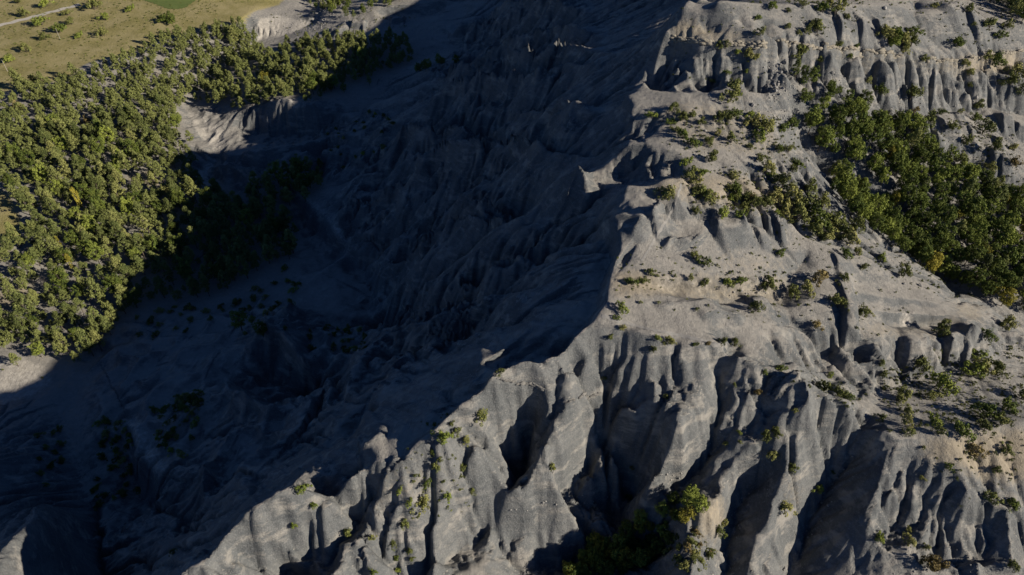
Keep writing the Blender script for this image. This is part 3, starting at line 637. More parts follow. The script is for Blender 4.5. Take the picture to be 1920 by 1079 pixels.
TANS = [
 ([(1245,56),(1440,76),(1600,86),(1750,108),(1920,92),(1920,130),(1790,125),(1600,100),(1440,88),(1262,76)], 0.9),
 ([(1230,190),(1330,185),(1440,230),(1500,300),(1420,300),(1300,280),(1230,250)], 0.42),
 ([(1290,330),(1400,320),(1480,360),(1480,400),(1380,400),(1290,390),(1200,380),(1160,372),(1200,362)], 0.62),
 ([(1150,500),(1200,508),(1300,518),(1420,520),(1500,500),(1480,545),(1380,548),(1250,545),(1160,560),(1140,560)], 0.8),
 ([(1330,470),(1480,480),(1490,510),(1340,512)], 0.4),
 ([(1560,625),(1650,600),(1780,590),(1840,605),(1780,632),(1660,638)], 0.5),
 ([(1720,830),(1800,815),(1940,800),(1940,900),(1860,900),(1800,880),(1740,870)], 0.95),
 ([(1290,960),(1330,915),(1370,920),(1365,990),(1310,1000)], 0.95),
 ([(600,900),(760,850),(880,860),(870,900),(760,960),(640,960)], 0.35),
 ([(1430,900),(1500,880),(1530,930),(1480,950)], 0.5),
 ([(1780,560),(1850,560),(1850,610),(1790,600)], 0.5),
 ([(230,330),(330,310),(350,340),(250,360)], 0.8), ([(-40,560),(60,520),(60,560),(0,600),(-40,610)], 0.8),
]
PALES = [
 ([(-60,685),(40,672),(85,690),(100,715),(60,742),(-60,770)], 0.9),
 ([(1220,514),(1330,522),(1470,512),(1470,522),(1330,536),(1220,530)], 0.55),
 ([(482,80),(484,35),(520,28),(580,40),(600,50),(540,62),(500,80),(490,105)], 0.9),
 ([(350,205),(372,213),(395,232),(425,245),(420,270),(388,298),(364,318),(358,342),(412,353),(398,340),(382,320),(398,298),(398,272),(370,250)], 0.9),
 ([(1692,578),(1716,578),(1720,600),(1700,602)], 0.9),
 ([(1500,690),(1560,690),(1640,740),(1660,790),(1600,770),(1540,735)], 0.35),
 ([(1245,826),(1300,815),(1330,822),(1320,850),(1260,850)], 0.45),
 ([(1370,530),(1480,518),(1485,530),(1380,545)], 0.5),
 ([(235,775),(262,782),(285,830),(322,886),(288,890),(258,850)], .7), ([(562,362),(582,370),(645,436),(666,447),(634,447),(612,416)], .7), ([(688,532),(738,526),(734,548)], .7), ([(535,184),(580,188),(575,205),(545,205)], .5),
]

# ------------------------------------------------------------------ materials
def new_mat(name):
    m = bpy.data.materials.new(name); m.use_nodes = True
    t = m.node_tree; b = t.nodes['Principled BSDF']
    b.inputs['Roughness'].default_value = 0.95
    b.inputs['Specular IOR Level'].default_value = 0.12
    return m, t, b
def N(t, typ, **kw):
    n = t.nodes.new(typ)
    for k, v in kw.items(): setattr(n, k, v)
    return n
def noise(t, vec, scale, detail=4, rough=0.6):
    n = N(t, 'ShaderNodeTexNoise'); n.inputs['Scale'].default_value = scale; n.inputs['Detail'].default_value = detail; n.inputs['Roughness'].default_value = rough
    t.links.new(vec, n.inputs['Vector']); return n.outputs['Fac']
def maprange(t, v, a, b, c, d):
    n = N(t, 'ShaderNodeMapRange'); t.links.new(v, n.inputs[0])
    for i, q in enumerate((a, b, c, d)): n.inputs[i + 1].default_value = q
    return n.outputs[0]
def mixc(t, f, a, b, mode='MIX'):
    n = N(t, 'ShaderNodeMix', data_type='RGBA', blend_type=mode)
    for sock, v in ((n.inputs[0], f), (n.inputs[6], a), (n.inputs[7], b)):
        if isinstance(v, (tuple, float, int)): sock.default_value = v
        else: t.links.new(v, sock)
    return n.outputs[2]
def math_(t, op, a, b):
    n = N(t, 'ShaderNodeMath', operation=op)
    for i, v in enumerate((a, b)):
        if isinstance(v, (int, float)): n.inputs[i].default_value = v
        else: t.links.new(v, n.inputs[i])
    return n.outputs[0]

def mat_ground():
    m, t, b = new_mat('marl_ground')
    g = N(t, 'ShaderNodeNewGeometry'); P = g.outputs['Position']
    z = N(t, 'ShaderNodeVertexColor', layer_name='zone')
    sep = N(t, 'ShaderNodeSeparateColor'); t.links.new(z.outputs['Color'], sep.inputs[0])
    tan, grass, pale = sep.outputs[0], sep.outputs[1], sep.outputs[2]
    n1 = noise(t, P, 0.10, 5); n2 = noise(t, P, 0.9, 5, 0.65); n3 = noise(t, P, 3.0, 4, 0.75)
    grey = mixc(t, maprange(t, n1, 0.35, 0.65, 0, 1), (0.100, 0.107, 0.110, 1), (0.175, 0.179, 0.175, 1))
    grey = mixc(t, maprange(t, n2, 0.35, 0.70, 0, 0.5), grey, (0.078, 0.086, 0.092, 1))
    grey = mixc(t, maprange(t, n3, 0.52, 0.75, 0, 0.55), grey, (0.31, 0.31, 0.30, 1))
    mpa = N(t, 'ShaderNodeMapping'); mpa.inputs['Scale'].default_value = (0.5, 1.0, 1.6); t.links.new(P, mpa.inputs[0])
    n4 = noise(t, mpa.outputs[0], 0.20, 6, 0.65); n5 = noise(t, mpa.outputs[0], 0.33, 5, 0.7)
    grey = mixc(t, maprange(t, n4, 0.52, 0.63, 0, 0.75), grey, (0.285, 0.272, 0.245, 1))
    grey = mixc(t, maprange(t, n5, 0.56, 0.66, 0, 0.65), grey, (0.072, 0.080, 0.086, 1))
    # bedding: thin beds dipping to the east
    mp = N(t, 'ShaderNodeMapping'); mp.inputs['Rotation'].default_value = (0, math.radians(-14), 0); t.links.new(P, mp.inputs[0])
    sx = N(t, 'ShaderNodeSeparateXYZ'); t.links.new(mp.outputs[0], sx.inputs[0])
    nb = N(t, 'ShaderNodeTexNoise', noise_dimensions='1D'); nb.inputs['Scale'].default_value = 0.8; nb.inputs['Detail'].default_value = 4
    t.links.new(math_(t, 'ADD', sx.outputs[2], math_(t, 'MULTIPLY', n2, 0.8)), nb.inputs['W'])
    grey = mixc(t, maprange(t, nb.outputs['Fac'], 0.50, 0.72, 0, 0.13), grey, (0.29, 0.283, 0.265, 1))
    nz = N(t, 'ShaderNodeSeparateXYZ'); t.links.new(g.outputs['True Normal'], nz.inputs[0])
    soil = mixc(t, maprange(t, n2, 0.3, 0.7, 0, 1), (0.240, 0.230, 0.210, 1), (0.320, 0.304, 0.272, 1))
    grey = mixc(t, maprange(t, math_(t, 'ADD', nz.outputs[2], math_(t, 'MULTIPLY', n2, .25)), 0.93, 1.08, 0, 0.8), grey, soil)
    tanc = mixc(t, maprange(t, n2, 0.3, 0.7, 0, 1), (0.235, 0.205, 0.155, 1), (0.31, 0.275, 0.215, 1))
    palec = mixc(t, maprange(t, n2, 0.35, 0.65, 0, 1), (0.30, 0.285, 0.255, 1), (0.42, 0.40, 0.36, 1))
    gr = mixc(t, maprange(t, n2, 0.35, 0.65, 0, 1), (0.185, 0.168, 0.066, 1), (0.265, 0.232, 0.098, 1))
    gr = mixc(t, maprange(t, n1, 0.4, 0.62, 0, 0.8), gr, (0.33, 0.285, 0.15, 1))
    gr = mixc(t, maprange(t, n3, 0.5, 0.75, 0, 0.5), gr, (0.13, 0.14, 0.05, 1))
    jit = math_(t, 'MULTIPLY', math_(t, 'SUBTRACT', n2, 0.5), 0.9)
    c = mixc(t, maprange(t, math_(t, 'ADD', tan, jit), 0.25, 0.75, 0, 1), grey, tanc)
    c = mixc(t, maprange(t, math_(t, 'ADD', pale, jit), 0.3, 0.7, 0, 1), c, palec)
    c = mixc(t, maprange(t, math_(t, 'ADD', grass, jit), 0.3, 0.7, 0, 1), c, gr)
    t.links.new(c, b.inputs['Base Color'])
    bm = N(t, 'ShaderNodeBump'); bm.inputs['Distance'].default_value = 0.5; bm.inputs['Strength'].default_value = 0.9
    hh = math_(t, 'ADD', math_(t, 'MULTIPLY', n2, 0.7), math_(t, 'MULTIPLY', n3, 0.45))
    t.links.new(hh, bm.inputs['Height']); t.links.new(bm.outputs[0], b.inputs['Normal'])
    return m

def link(o):
    SC.collection.objects.link(o); return o

def mesh_obj(name, verts, faces, mat, parent=None, smooth=False):
    me = bpy.data.meshes.new(name)
    verts = np.asarray(verts, np.float32); 
    if isinstance(faces, np.ndarray):
        k = faces.shape[1]
        me.vertices.add(len(verts)); me.vertices.foreach_set('co', verts.ravel())
        me.loops.add(faces.size); me.loops.foreach_set('vertex_index', faces.astype(np.int32).ravel())
        me.polygons.add(len(faces)); me.polygons.foreach_set('loop_start', np.arange(0, faces.size, k, dtype=np.int32))
        if smooth: me.polygons.foreach_set('use_smooth', np.ones(len(faces), bool))
        me.update(calc_edges=True)
    else:
        me.from_pydata([tuple(map(float, v)) for v in verts], [], faces); me.update()
        if smooth: me.polygons.foreach_set('use_smooth', np.ones(len(me.polygons), bool))
    if mat: me.materials.append(mat)
    o = link(bpy.data.objects.new(name, me))
    if parent: o.parent = parent
    return o

def tag(o, label=None, cat=None, group=None, kind=None):
    if label: o['label'] = label
    if cat: o['category'] = cat
    if group: o['group'] = group
    if kind: o['kind'] = kind
    return o

# ------------------------------------------------------------------ terrain mesh
ny, nx = X.shape
ii = np.arange(ny * nx).reshape(ny, nx)
quads = np.stack([ii[:-1, :-1], ii[:-1, 1:], ii[1:, 1:], ii[1:, :-1]], -1).reshape(-1, 4)
M_GROUND = mat_ground()
ground = mesh_obj('terrain', np.stack([X, Y, Z], -1).reshape(-1, 3), quads, M_GROUND, smooth=True)
tag(ground, 'grey marl badlands with a sharp rim, gullied spurs and a shaded valley', 'terrain', kind='structure')
TAN = np.zeros((NY, NX)); PALE = np.zeros((NY, NX)); GRASS = MEADOW.copy()
for p, a in TANS: TAN = np.maximum(TAN, a * poly_mask(p, 2.0))
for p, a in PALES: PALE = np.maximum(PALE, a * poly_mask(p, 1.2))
GRASS = np.maximum(GRASS, 0.3 * FOREST)
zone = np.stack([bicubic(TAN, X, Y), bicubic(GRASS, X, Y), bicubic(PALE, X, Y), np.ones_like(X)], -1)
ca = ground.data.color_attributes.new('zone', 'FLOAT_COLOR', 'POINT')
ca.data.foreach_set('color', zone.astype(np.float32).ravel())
# far ground to the horizon, in a ring around the detailed sheet
def outer_ring():
    xo = np.concatenate([np.linspace(-2600, XS[0], 14), XS[(np.linspace(0, len(XS) - 1, 60)).astype(int)][1:-1], np.linspace(XS[-1], 2600, 14)])
    yo = np.concatenate([np.linspace(-1600, YS[0], 12), YS[(np.linspace(0, len(YS) - 1, 60)).astype(int)][1:-1], np.linspace(YS[-1], 3600, 16)])
    A, B = np.meshgrid(xo, yo)
    cxx, cyy = np.clip(A, XS[0], XS[-1]), np.clip(B, YS[0], YS[-1])
    Zo = sampZ(Z, cxx.ravel(), cyy.ravel()).reshape(A.shape)
    dd = np.hypot(A - cxx, B - cyy)
    Zo = Zo + 40 * fbm(A / 260, B / 260, 91, 4) * np.clip(dd / 150, 0, 1)
    k = np.arange(A.size).reshape(A.shape)
    q = np.stack([k[:-1, :-1], k[:-1, 1:], k[1:, 1:], k[1:, :-1]], -1)
    inside = (A[:-1, :-1] >= XS[0] - .01) & (A[1:, 1:] <= XS[-1] + .01) & (B[:-1, :-1] >= YS[0] - .01) & (B[1:, 1:] <= YS[-1] + .01)
    q = q[~inside]
    o = mesh_obj('far_hills', np.stack([A, B, Zo], -1).reshape(-1, 3), q, M_GROUND, smooth=True)
    tag(o, 'dry hills round the badlands out to the horizon', 'hills', kind='structure')
    c = o.data.color_attributes.new('zone', 'FLOAT_COLOR', 'POINT')
    v = np.zeros((A.size, 4), np.float32); v[:, 1] = 0.6; v[:, 3] = 1
    c.data.foreach_set('color', v.ravel())
outer_ring()

# ------------------------------------------------------------------ draped sheets: cart track and green field
def zat(x, y): return sampZ(Z, x, y)
def castZ(px, py):
    """photo ray against the finished ground"""
    px = np.atleast_1d(np.asarray(px, float)); py = np.atleast_1d(np.asarray(py, float))
    dx, dy, dz = raydir(px, py)
    t = np.full(px.shape, 60.0); done = np.zeros(px.shape, bool)
    for _ in range(900):
        g = CAMZ + t * dz - sampZ(Z, t * dx, t * dy)
        done |= g <= 0.05
        if done.all(): break
        t = np.where(done, t, t + np.clip(g * 0.3, 0.06, 5.0))
    return t * dx, t * dy, CAMZ + t * dz, t

def simple_mat(name, c0, c1, scale, c2=None, bump=0.0):
    m, t, b = new_mat(name)
    P = N(t, 'ShaderNodeNewGeometry').outputs['Position']
    n = noise(t, P, scale, 4, 0.65)
    c = mixc(t, maprange(t, n, 0.35, 0.65, 0, 1), c0 + (1,), c1 + (1,))
    if c2: c = mixc(t, maprange(t, noise(t, P, scale * 5, 2), 0.5, 0.7, 0, 0.7), c, c2 + (1,))
    t.links.new(c, b.inputs['Base Color'])
    if bump:
        bm = N(t, 'ShaderNodeBump'); bm.inputs['Distance'].default_value = bump
        t.links.new(noise(t, P, scale * 3, 3), bm.inputs['Height']); t.links.new(bm.outputs[0], b.inputs['Normal'])
    return m
M_TRACK = simple_mat('track_gravel', (0.36, 0.34, 0.30), (0.46, 0.44, 0.39), 1.2)
M_FIELD = simple_mat('green_grass', (0.085, 0.125, 0.035), (0.115, 0.150, 0.045), 0.4, (0.14, 0.15, 0.06))

def strip(name, pts, width, mat, lift):
    a = polysample(pts, 4.0 if width > 2 else 2.0)
    x, y, z, _ = castZ(a[:, 0], a[:, 1])
    P = np.stack([x, y], 1)
    for _ in range(12): P[1:-1] = (P[:-2] + 2 * P[1:-1] + P[2:]) / 4
    T = np.gradient(P, axis=0); T /= np.linalg.norm(T, axis=1)[:, None]
    Nn = np.stack([-T[:, 1], T[:, 0]], 1)
    V = []
    for k in range(5):
        q = P + Nn * ((k / 4 - 0.5) * width * (1 + 0.25 * np.sin(np.arange(len(P)) * 0.9 + k)))[:, None]
        V.append(np.stack([q[:, 0], q[:, 1], zat(q[:, 0], q[:, 1]) + lift], 1))
    n = len(P); V = np.concatenate(V)
    F = [(k * n + i, k * n + i + 1, (k + 1) * n + i + 1, (k + 1) * n + i) for k in range(4) for i in range(n - 1)]
    return mesh_obj(name, V, F, mat)
tag(strip('track', [(-40,59),(0,48),(60,33),(105,21),(150,9)], 3.4, M_TRACK, 0.14), 'pale gravel track across the dry meadow', 'track', kind='structure')

def drape(name, pts, mat, lift, step=1.0):
    a = np.array(pts, float); x, y, _, _ = castZ(a[:, 0], a[:, 1])
    m = poly_mask_w(np.stack([x, y], 1), 0.0) > 0.5
    xs = np.arange(x.min(), x.max() + step, step); ys = np.arange(y.min(), y.max() + step, step)
    A, B = np.meshgrid(xs, ys)
    ins = sample(m.astype(float), A, B) > 0.5
    zz = zat(A.ravel(), B.ravel()) + lift
    k = np.arange(A.size).reshape(A.shape)
    q = np.stack([k[:-1, :-1], k[:-1, 1:], k[1:, 1:], k[1:, :-1]], -1)[ins[:-1, :-1] & ins[1:, 1:]]
    return mesh_obj(name, np.stack([A.ravel(), B.ravel(), zz], 1), q, mat, smooth=True)
tag(drape('green_field', [(235,-30),(262,0),(285,7),(312,17),(330,19),(352,14),(368,2),(400,-30)], M_FIELD, 0.14), 'mown green field at the top of the dry meadow', 'field', kind='structure')

# footpaths worn into the ridge
M_PATH = simple_mat('trodden_marl', (0.20, 0.198, 0.19), (0.27, 0.262, 0.245), 1.5)
tag(strip('footpath', [(1278,345),(1271,368),(1262,392),(1246,420),(1228,448),(1212,475),(1203,490)], 0.5, M_PATH, 0.05), 'narrow trodden footpath across the ridge top', 'footpath', kind='structure')
tag(strip('footpath', [(1128,592),(1165,604),(1210,616),(1260,626),(1310,637),(1350,647)], 0.9, M_PATH, 0.05), 'trodden footpath along the crest below the rim', 'footpath', kind='structure')

# ------------------------------------------------------------------ foliage
def foliage_mat(name, dark, light, tip):
    m, t, b = new_mat(name)
    b.inputs['Roughness'].default_value = 0.75
    at = N(t, 'ShaderNodeAttribute', attribute_name='clump')
    oi = N(t, 'ShaderNodeObjectInfo')
    c = mixc(t, at.outputs['Fac'], dark + (1,), light + (1,))
    c = mixc(t, maprange(t, oi.outputs['Random'], 0.5, 1.0, 0, 0.7), c, tip + (1,))
    hs = N(t, 'ShaderNodeHueSaturation')
    t.links.new(maprange(t, oi.outputs['Random'], 0, 1, 0.62, 1.28), hs.inputs['Value']); t.links.new(c, hs.inputs['Color'])
    t.links.new(hs.outputs[0], b.inputs['Base Color'])
    return m
F_PINE = foliage_mat('pine_needles', (0.100, 0.128, 0.040), (0.185, 0.212, 0.068), (0.215, 0.212, 0.072))
F_LEAF = foliage_mat('green_leaves', (0.075, 0.112, 0.026), (0.165, 0.200, 0.040), (0.205, 0.235, 0.045))
F_SHRUB = foliage_mat('shrub_leaves', (0.110, 0.132, 0.040), (0.205, 0.222, 0.066), (0.235, 0.215, 0.074))
F_YELL = foliage_mat('yellow_leaves', (0.21, 0.20, 0.035), (0.33, 0.30, 0.045), (0.32, 0.26, 0.045))
F_RUST = foliage_mat('rusty_leaves', (0.16, 0.125, 0.05), (0.23, 0.18, 0.07), (0.22, 0.18, 0.075))
F_BARE = foliage_mat('bare_twigs', (0.22, 0.20, 0.18), (0.34, 0.32, 0.29), (0.30, 0.27, 0.23))
M_BARK = simple_mat('bark', (0.075, 0.062, 0.050), (0.13, 0.11, 0.09), 3.0)
M_GBARK = simple_mat('pale_bark', (0.26, 0.24, 0.22), (0.36, 0.34, 0.31), 3.0)

def leaf_tris(C, R, n, size, rg, up=0.35):
    """n leaf triangles round each clump centre C (k,3) radius R (k,3); returns verts (k*n*3,3), clump index"""
    k = len(C)
    d = rg.normal(size=(k, n, 3)); d /= np.linalg.norm(d, axis=2, keepdims=True)
    r = rg.uniform(0.45, 1.0, (k, n, 1)) ** 0.6
    p = C[:, None] + d * r * R[:, None]
    nrm = d + rg.normal(size=(k, n, 3)) * 0.55 + np.array([0, 0, up])
    nrm /= np.linalg.norm(nrm, axis=2, keepdims=True)
    a = np.cross(nrm, rg.normal(size=(k, n, 3))); a /= np.linalg.norm(a, axis=2, keepdims=True)
    b = np.cross(nrm, a)
    s = size * rg.uniform(0.6, 1.3, (k, n, 1))
    V = np.stack([p + a * s, p - a * s * 0.6 + b * s * 0.8, p - a * s * 0.6 - b * s * 0.8], 2)
    return V.reshape(-1, 3), np.repeat(np.arange(k), n * 3)

def crown_mesh(name, V, ci, mat, rg, zlo, zhi):
    F = np.arange(len(V)).reshape(-1, 3)
    me = bpy.data.meshes.new(name)
    me.vertices.add(len(V)); me.vertices.foreach_set('co', V.astype(np.float32).ravel())
    me.loops.add(F.size); me.loops.foreach_set('vertex_index', F.astype(np.int32).ravel())
    me.polygons.add(len(F)); me.polygons.foreach_set('loop_start', np.arange(0, F.size, 3, dtype=np.int32))
    me.update(calc_edges=True)
    cv = rg.uniform(0, 1, ci.max() + 1)
    at = me.attributes.new('clump', 'FLOAT', 'POINT')
    at.data.foreach_set('value', np.clip(cv[ci] + rg.normal(size=len(V)) * 0.1, 0, 1).astype(np.float32))
    me.materials.append(mat)
    return me

def tube(path, r0, r1, seg=6):
    P = np.array(path, float); n = len(P); V = []; F = []
    for i in range(n):
        d = P[min(i + 1, n - 1)] - P[max(i - 1, 0)]; d /= np.linalg.norm(d)
        a = np.cross(d, (0.3, 0.9, 0.1)); a /= np.linalg.norm(a); b = np.cross(d, a)
        r = r0 + (r1 - r0) * i / (n - 1)
        for s in range(seg):
            th = 6.2832 * s / seg
            V.append(P[i] + r * (math.cos(th) * a + math.sin(th) * b))
    for i in range(n - 1):
        for s in range(seg):
            F.append((i * seg + s, i * seg + (s + 1) % seg, (i + 1) * seg + (s + 1) % seg, (i + 1) * seg + s))
    F.append(tuple(range((n - 1) * seg, n * seg)))
    return V, F

def trunk_mesh(name, h, r, limbs, rg, mat, stems=1):
    V, F = [], []
    def add(t):
        o = len(V); V.extend(t[0]); F.extend([tuple(q + o for q in f) for f in t[1]])
    for s in range(stems):
        lean = rg.normal(size=2) * (0.04 if stems == 1 else 0.35) * h
        base = rg.normal(size=2) * (0 if stems == 1 else 0.10)
        add(tube([(base[0], base[1], -0.6), (base[0] + lean[0] * .3, base[1] + lean[1] * .3, h * .4), (base[0] + lean[0], base[1] + lean[1], h)], r, r * .3))
    for C in limbs:
        z0 = max(0.15 * h, C[2] - 0.35 * math.hypot(C[0], C[1]) - 0.4)
        z0 = min(z0, h * 0.9)
        add(tube([(0, 0, z0), (C[0] * .5, C[1] * .5, (z0 + C[2]) / 2 + .1), tuple(C)], r * .38, r * .1, 4))
    me = bpy.data.meshes.new(name); me.from_pydata([tuple(map(float, v)) for v in V], [], F); me.materials.append(mat); me.update()
    return me

def make_model(kind, seed):
    rg = np.random.default_rng(1000 + seed)
    if kind == 'pine':
        h = 10.0; k = 66
        u = rg.uniform(0, 1, k); zc = h * (0.30 + 0.66 * u)
        rad = 2.9 * np.clip(1.12 - u, 0.05, 1) ** 0.8 * np.clip(u * 5 + 0.45, 0, 1)
        th = rg.uniform(0, 6.283, k); rr = rad * rg.uniform(0.35, 1.0, k)
        lop = 1 + 0.28 * np.cos(th - rg.uniform(0, 6.28))
        C = np.stack([rr * np.cos(th) * lop, rr * np.sin(th) * lop, zc], 1)
        C = np.concatenate([C, [(0, 0, h * .97)]]); k += 1
        R = np.stack([rg.uniform(.35, .85, k)] * 3, 1) * np.array([1, 1, .8])
        V, ci = leaf_tris(C, R, 38, 0.2, rg)
        return crown_mesh('crown', V, ci, F_PINE, rg, 0, h), trunk_mesh('trunk', h * .93, .19, C[rg.choice(k, 8)], rg, M_BARK)
    if kind in ('leaf', 'yellow'):
        h = 9.5; k = 72
        d = rg.normal(size=(k, 3)); d /= np.linalg.norm(d, axis=1)[:, None]
        q = rg.uniform(0.3, 1, (k, 1)) ** 0.5
        C = d * q * np.array([2.7, 2.7, 3.6]) * (1 + 0.25 * rg.normal(size=(k, 1)) * .5) + np.array([0, 0, h * .60])
        R = np.stack([rg.uniform(.35, .95, k)] * 3, 1)
        V, ci = leaf_tris(C, R, 40, 0.21, rg)
        return crown_mesh('crown', V, ci, F_LEAF if kind == 'leaf' else F_YELL, rg, 0, h), trunk_mesh('trunk', h * .75, .2, C[rg.choice(k, 9)], rg, M_BARK)
    if kind == 'poplar':
        h = 13.0; k = 34
        u = rg.uniform(0, 1, k); th = rg.uniform(0, 6.283, k); rr = 1.1 * np.sin(np.clip(u * .9 + .1, 0, 1) * 3.14) ** .6 * rg.uniform(.3, 1, k)
        C = np.stack([rr * np.cos(th), rr * np.sin(th), h * (.22 + .76 * u)], 1)
        R = np.stack([rg.uniform(.4, .7, k)] * 2 + [rg.uniform(.7, 1.1, k)], 1)
        V, ci = leaf_tris(C, R, 44, 0.22, rg)
        return crown_mesh('crown', V, ci, F_YELL, rg, 0, h), trunk_mesh('trunk', h * .9, .16, C[rg.choice(k, 5)], rg, M_GBARK)
    if kind == 'bare':
        h = 8.5; k = 34
        d = rg.normal(size=(k, 3)); d /= np.linalg.norm(d, axis=1)[:, None]
        C = d * rg.uniform(.4, 1, (k, 1)) * np.array([2.4, 2.4, 3.2]) + np.array([0, 0, h * .62])
        R = np.stack([rg.uniform(.5, .9, k)] * 3, 1)
        n = 26
        dd = rg.normal(size=(k, n, 3)); dd[:, :, 2] = np.abs(dd[:, :, 2]); dd /= np.linalg.norm(dd, axis=2, keepdims=True)
        p0 = C[:, None] + rg.normal(size=(k, n, 3)) * .3; L = rg.uniform(.4, .9, (k, n, 1))
        sd = np.cross(dd, rg.normal(size=(k, n, 3))); sd /= np.linalg.norm(sd, axis=2, keepdims=True)
        V = np.stack([p0 - sd * .035, p0 + sd * .035, p0 + dd * L], 2).reshape(-1, 3); ci = np.repeat(np.arange(k), n * 3)
        return crown_mesh('crown', V, ci, F_BARE, rg, 0, h), trunk_mesh('trunk', h * .8, .17, C[rg.choice(k, 18)], rg, M_GBARK)
    # shrubs: about 2 m across
    mat = {'shrub': F_SHRUB, 'rust': F_RUST, 'bright': F_LEAF}[kind]
    k = 24
    th = rg.uniform(0, 6.283, k); rr = rg.uniform(0.1, 1, k) ** .7 * .85
    lop = 1 + 0.5 * np.cos(2 * th + rg.uniform(0, 6.28))
    C = np.stack([rr * np.cos(th) * lop, rr * np.sin(th) * lop, .22 + (1 - rr) * rg.uniform(.3, 1.2, k) + rg.uniform(0, .4, k)], 1)
    R = np.stack([rg.uniform(.14, .40, k)] * 3, 1)
    V, ci = leaf_tris(C, R, 40, 0.09, rg)
    return crown_mesh('crown', V, ci, mat, rg, 0, 1.6), trunk_mesh('stem', .75, .05, C[rg.choice(k, 7)] * .9, rg, M_BARK, 3)

NMOD = {'pine': 7, 'leaf': 6, 'yellow': 2, 'poplar': 2, 'bare': 2, 'shrub': 7, 'rust': 2, 'bright': 4}
MODELS = {}
PROTO = {}
NAMES = {'pine': 'pine_tree', 'leaf': 'broadleaf_tree', 'yellow': 'autumn_tree', 'poplar': 'poplar_tree', 'bare': 'bare_tree', 'shrub': 'shrub', 'rust': 'autumn_shrub', 'bright': 'green_shrub'}

def plant(kind, x, y, sc, label, group=None, zs=1.0, variant=None):
    v = random.randrange(NMOD[kind]) if variant is None else variant
    if (kind, v) not in MODELS:
        MODELS[kind, v] = make_model(kind, v * 13 + sum(map(ord, kind)))
    crown, trunk = MODELS[kind, v]
    root = link(bpy.data.objects.new(NAMES[kind], None)); root.empty_display_size = 0.5
    z = float(zat(x, y)[0])
    root.location = (float(x), float(y), z - 0.05)
    root.rotation_euler = (random.uniform(-.05, .05), random.uniform(-.05, .05), random.uniform(0, 6.283))
    root.scale = (sc, sc, sc * zs)
    if (kind, v) not in PROTO:
        c = link(bpy.data.objects.new('crown', crown)); s = link(bpy.data.objects.new(trunk.name.split('.')[0], trunk))
        PROTO[kind, v] = (c, s)
    else:
        c, s = (q.copy() for q in PROTO[kind, v]); link(c); link(s)
    c.parent = root; s.parent = root
    tag(root, label, 'shrub' if kind in ('shrub', 'rust', 'bright') else 'tree', group)
    return root

def in_poly(px, py, P):
    c = np.zeros(np.shape(px), bool)
    for k in range(len(P)):
        (x0, y0), (x1, y1) = P[k], P[(k + 1) % len(P)]
        if y0 == y1: continue
        c ^= ((y0 > py) != (y1 > py)) & (px < x0 + (py - y0) * (x1 - x0) / (y1 - y0))
    return c

def scatter_poly(pix, spacing, seed, jitter=0.45):
    """jittered world grid kept where it projects into the pixel polygon"""
    rg = np.random.default_rng(seed)
    a = np.array(pix, float); x, y, _, _ = castZ(a[:, 0], a[:, 1])
    xs = np.arange(x.min() - 15, x.max() + 15, spacing); ys = np.arange(y.min() - 15, y.max() + 15, spacing * .9)
    A, B = np.meshgrid(xs, ys); A[::2] += spacing * .5
    A = (A + rg.uniform(-jitter, jitter, A.shape) * spacing).ravel(); B = (B + rg.uniform(-jitter, jitter, B.shape) * spacing).ravel()
    zz = zat(A, B); u, v, _ = project(A, B, zz)
    ok = in_poly(u, v, pix)
    return A[ok], B[ok], zz[ok], u[ok], v[ok]

EXTREMES = [('leftmost', 0, 1), ('rightmost', 0, -1), ('lowest', 1, -1), ('highest', 1, 1)]
def label_set(items, noun, where, many):
    """items: list of (u, v, size). Returns (label, group) for each: the extremes get labels of their own, the rest share one"""
    n = len(items); out = [None] * n
    if n == 0: return []
    if n == 1: return [('only %s %s' % (noun, where), None)]
    order = sorted(range(n), key=lambda i: -items[i][2])
    out[order[0]] = ('largest %s %s' % (noun, where), many)
    if n > 3: out[order[-1]] = ('smallest %s %s' % (noun, where), many)
    for word, ax, sg in EXTREMES:
        c = sorted(range(n), key=lambda i: sg * items[i][ax])
        if out[c[0]] is None: out[c[0]] = ('%s %s %s' % (word, noun, where), many)
    rest = [i for i in range(n) if out[i] is None]
    if rest:
        vs = sorted(items[i][1] for i in rest); us = sorted(items[i][0] for i in rest)
        for i in rest:
            if n <= 14 or len(rest) < 6:
                out[i] = ('mid sized %s %s' % (noun, where), many + ' (middle)')
            else:
                lo = items[i][1] > vs[len(vs) // 2]; le = items[i][0] < us[len(us) // 2]
                w = ('lower ' if lo else 'upper ') + ('left' if le else 'right')
                out[i] = ('%s %s, %s part' % (noun, where, w), many + ' (' + w + ')')
    return out

# ------------------------------------------------------------------ left wood
WOOD = [(-60,190),(0,185),(40,165),(100,155),(140,150),(200,125),(250,104),(300,80),(380,58),(450,46),(478,62),(486,90),(500,112),(560,85),(640,78),(700,75),(760,84),(790,110),(700,150),(640,165),(560,185),(490,200),(440,212),(400,200),(352,190),(345,230),(352,262),(372,285),(366,312),(352,330),(410,365),(440,380),(520,345),(600,310),(612,340),(590,380),(545,410),(560,440),(555,480),(500,520),(440,545),(360,565),(260,575),(240,600),(215,620),(205,660),(140,690),(95,690),(85,672),(40,665),(0,670),(-60,680),(-60,520),(20,480),(44,420),(34,385),(0,345),(-60,330)]
x, y, z, u, v = scatter_poly(WOOD, 4.4, 3)
rg = np.random.default_rng(5)
pale_here = sample(PALE, x, y) > 0.4
tan_here = (sample(TAN, x, y) > 0.5) & (rg.uniform(size=len(x)) < 0.75)
keep = ~(pale_here | tan_here) & (fbm(x / 13, y / 13, 67, 3) > -.66) & (rg.uniform(size=len(x)) < .96)
x, y, z, u, v = x[keep], y[keep], z[keep], u[keep], v[keep]
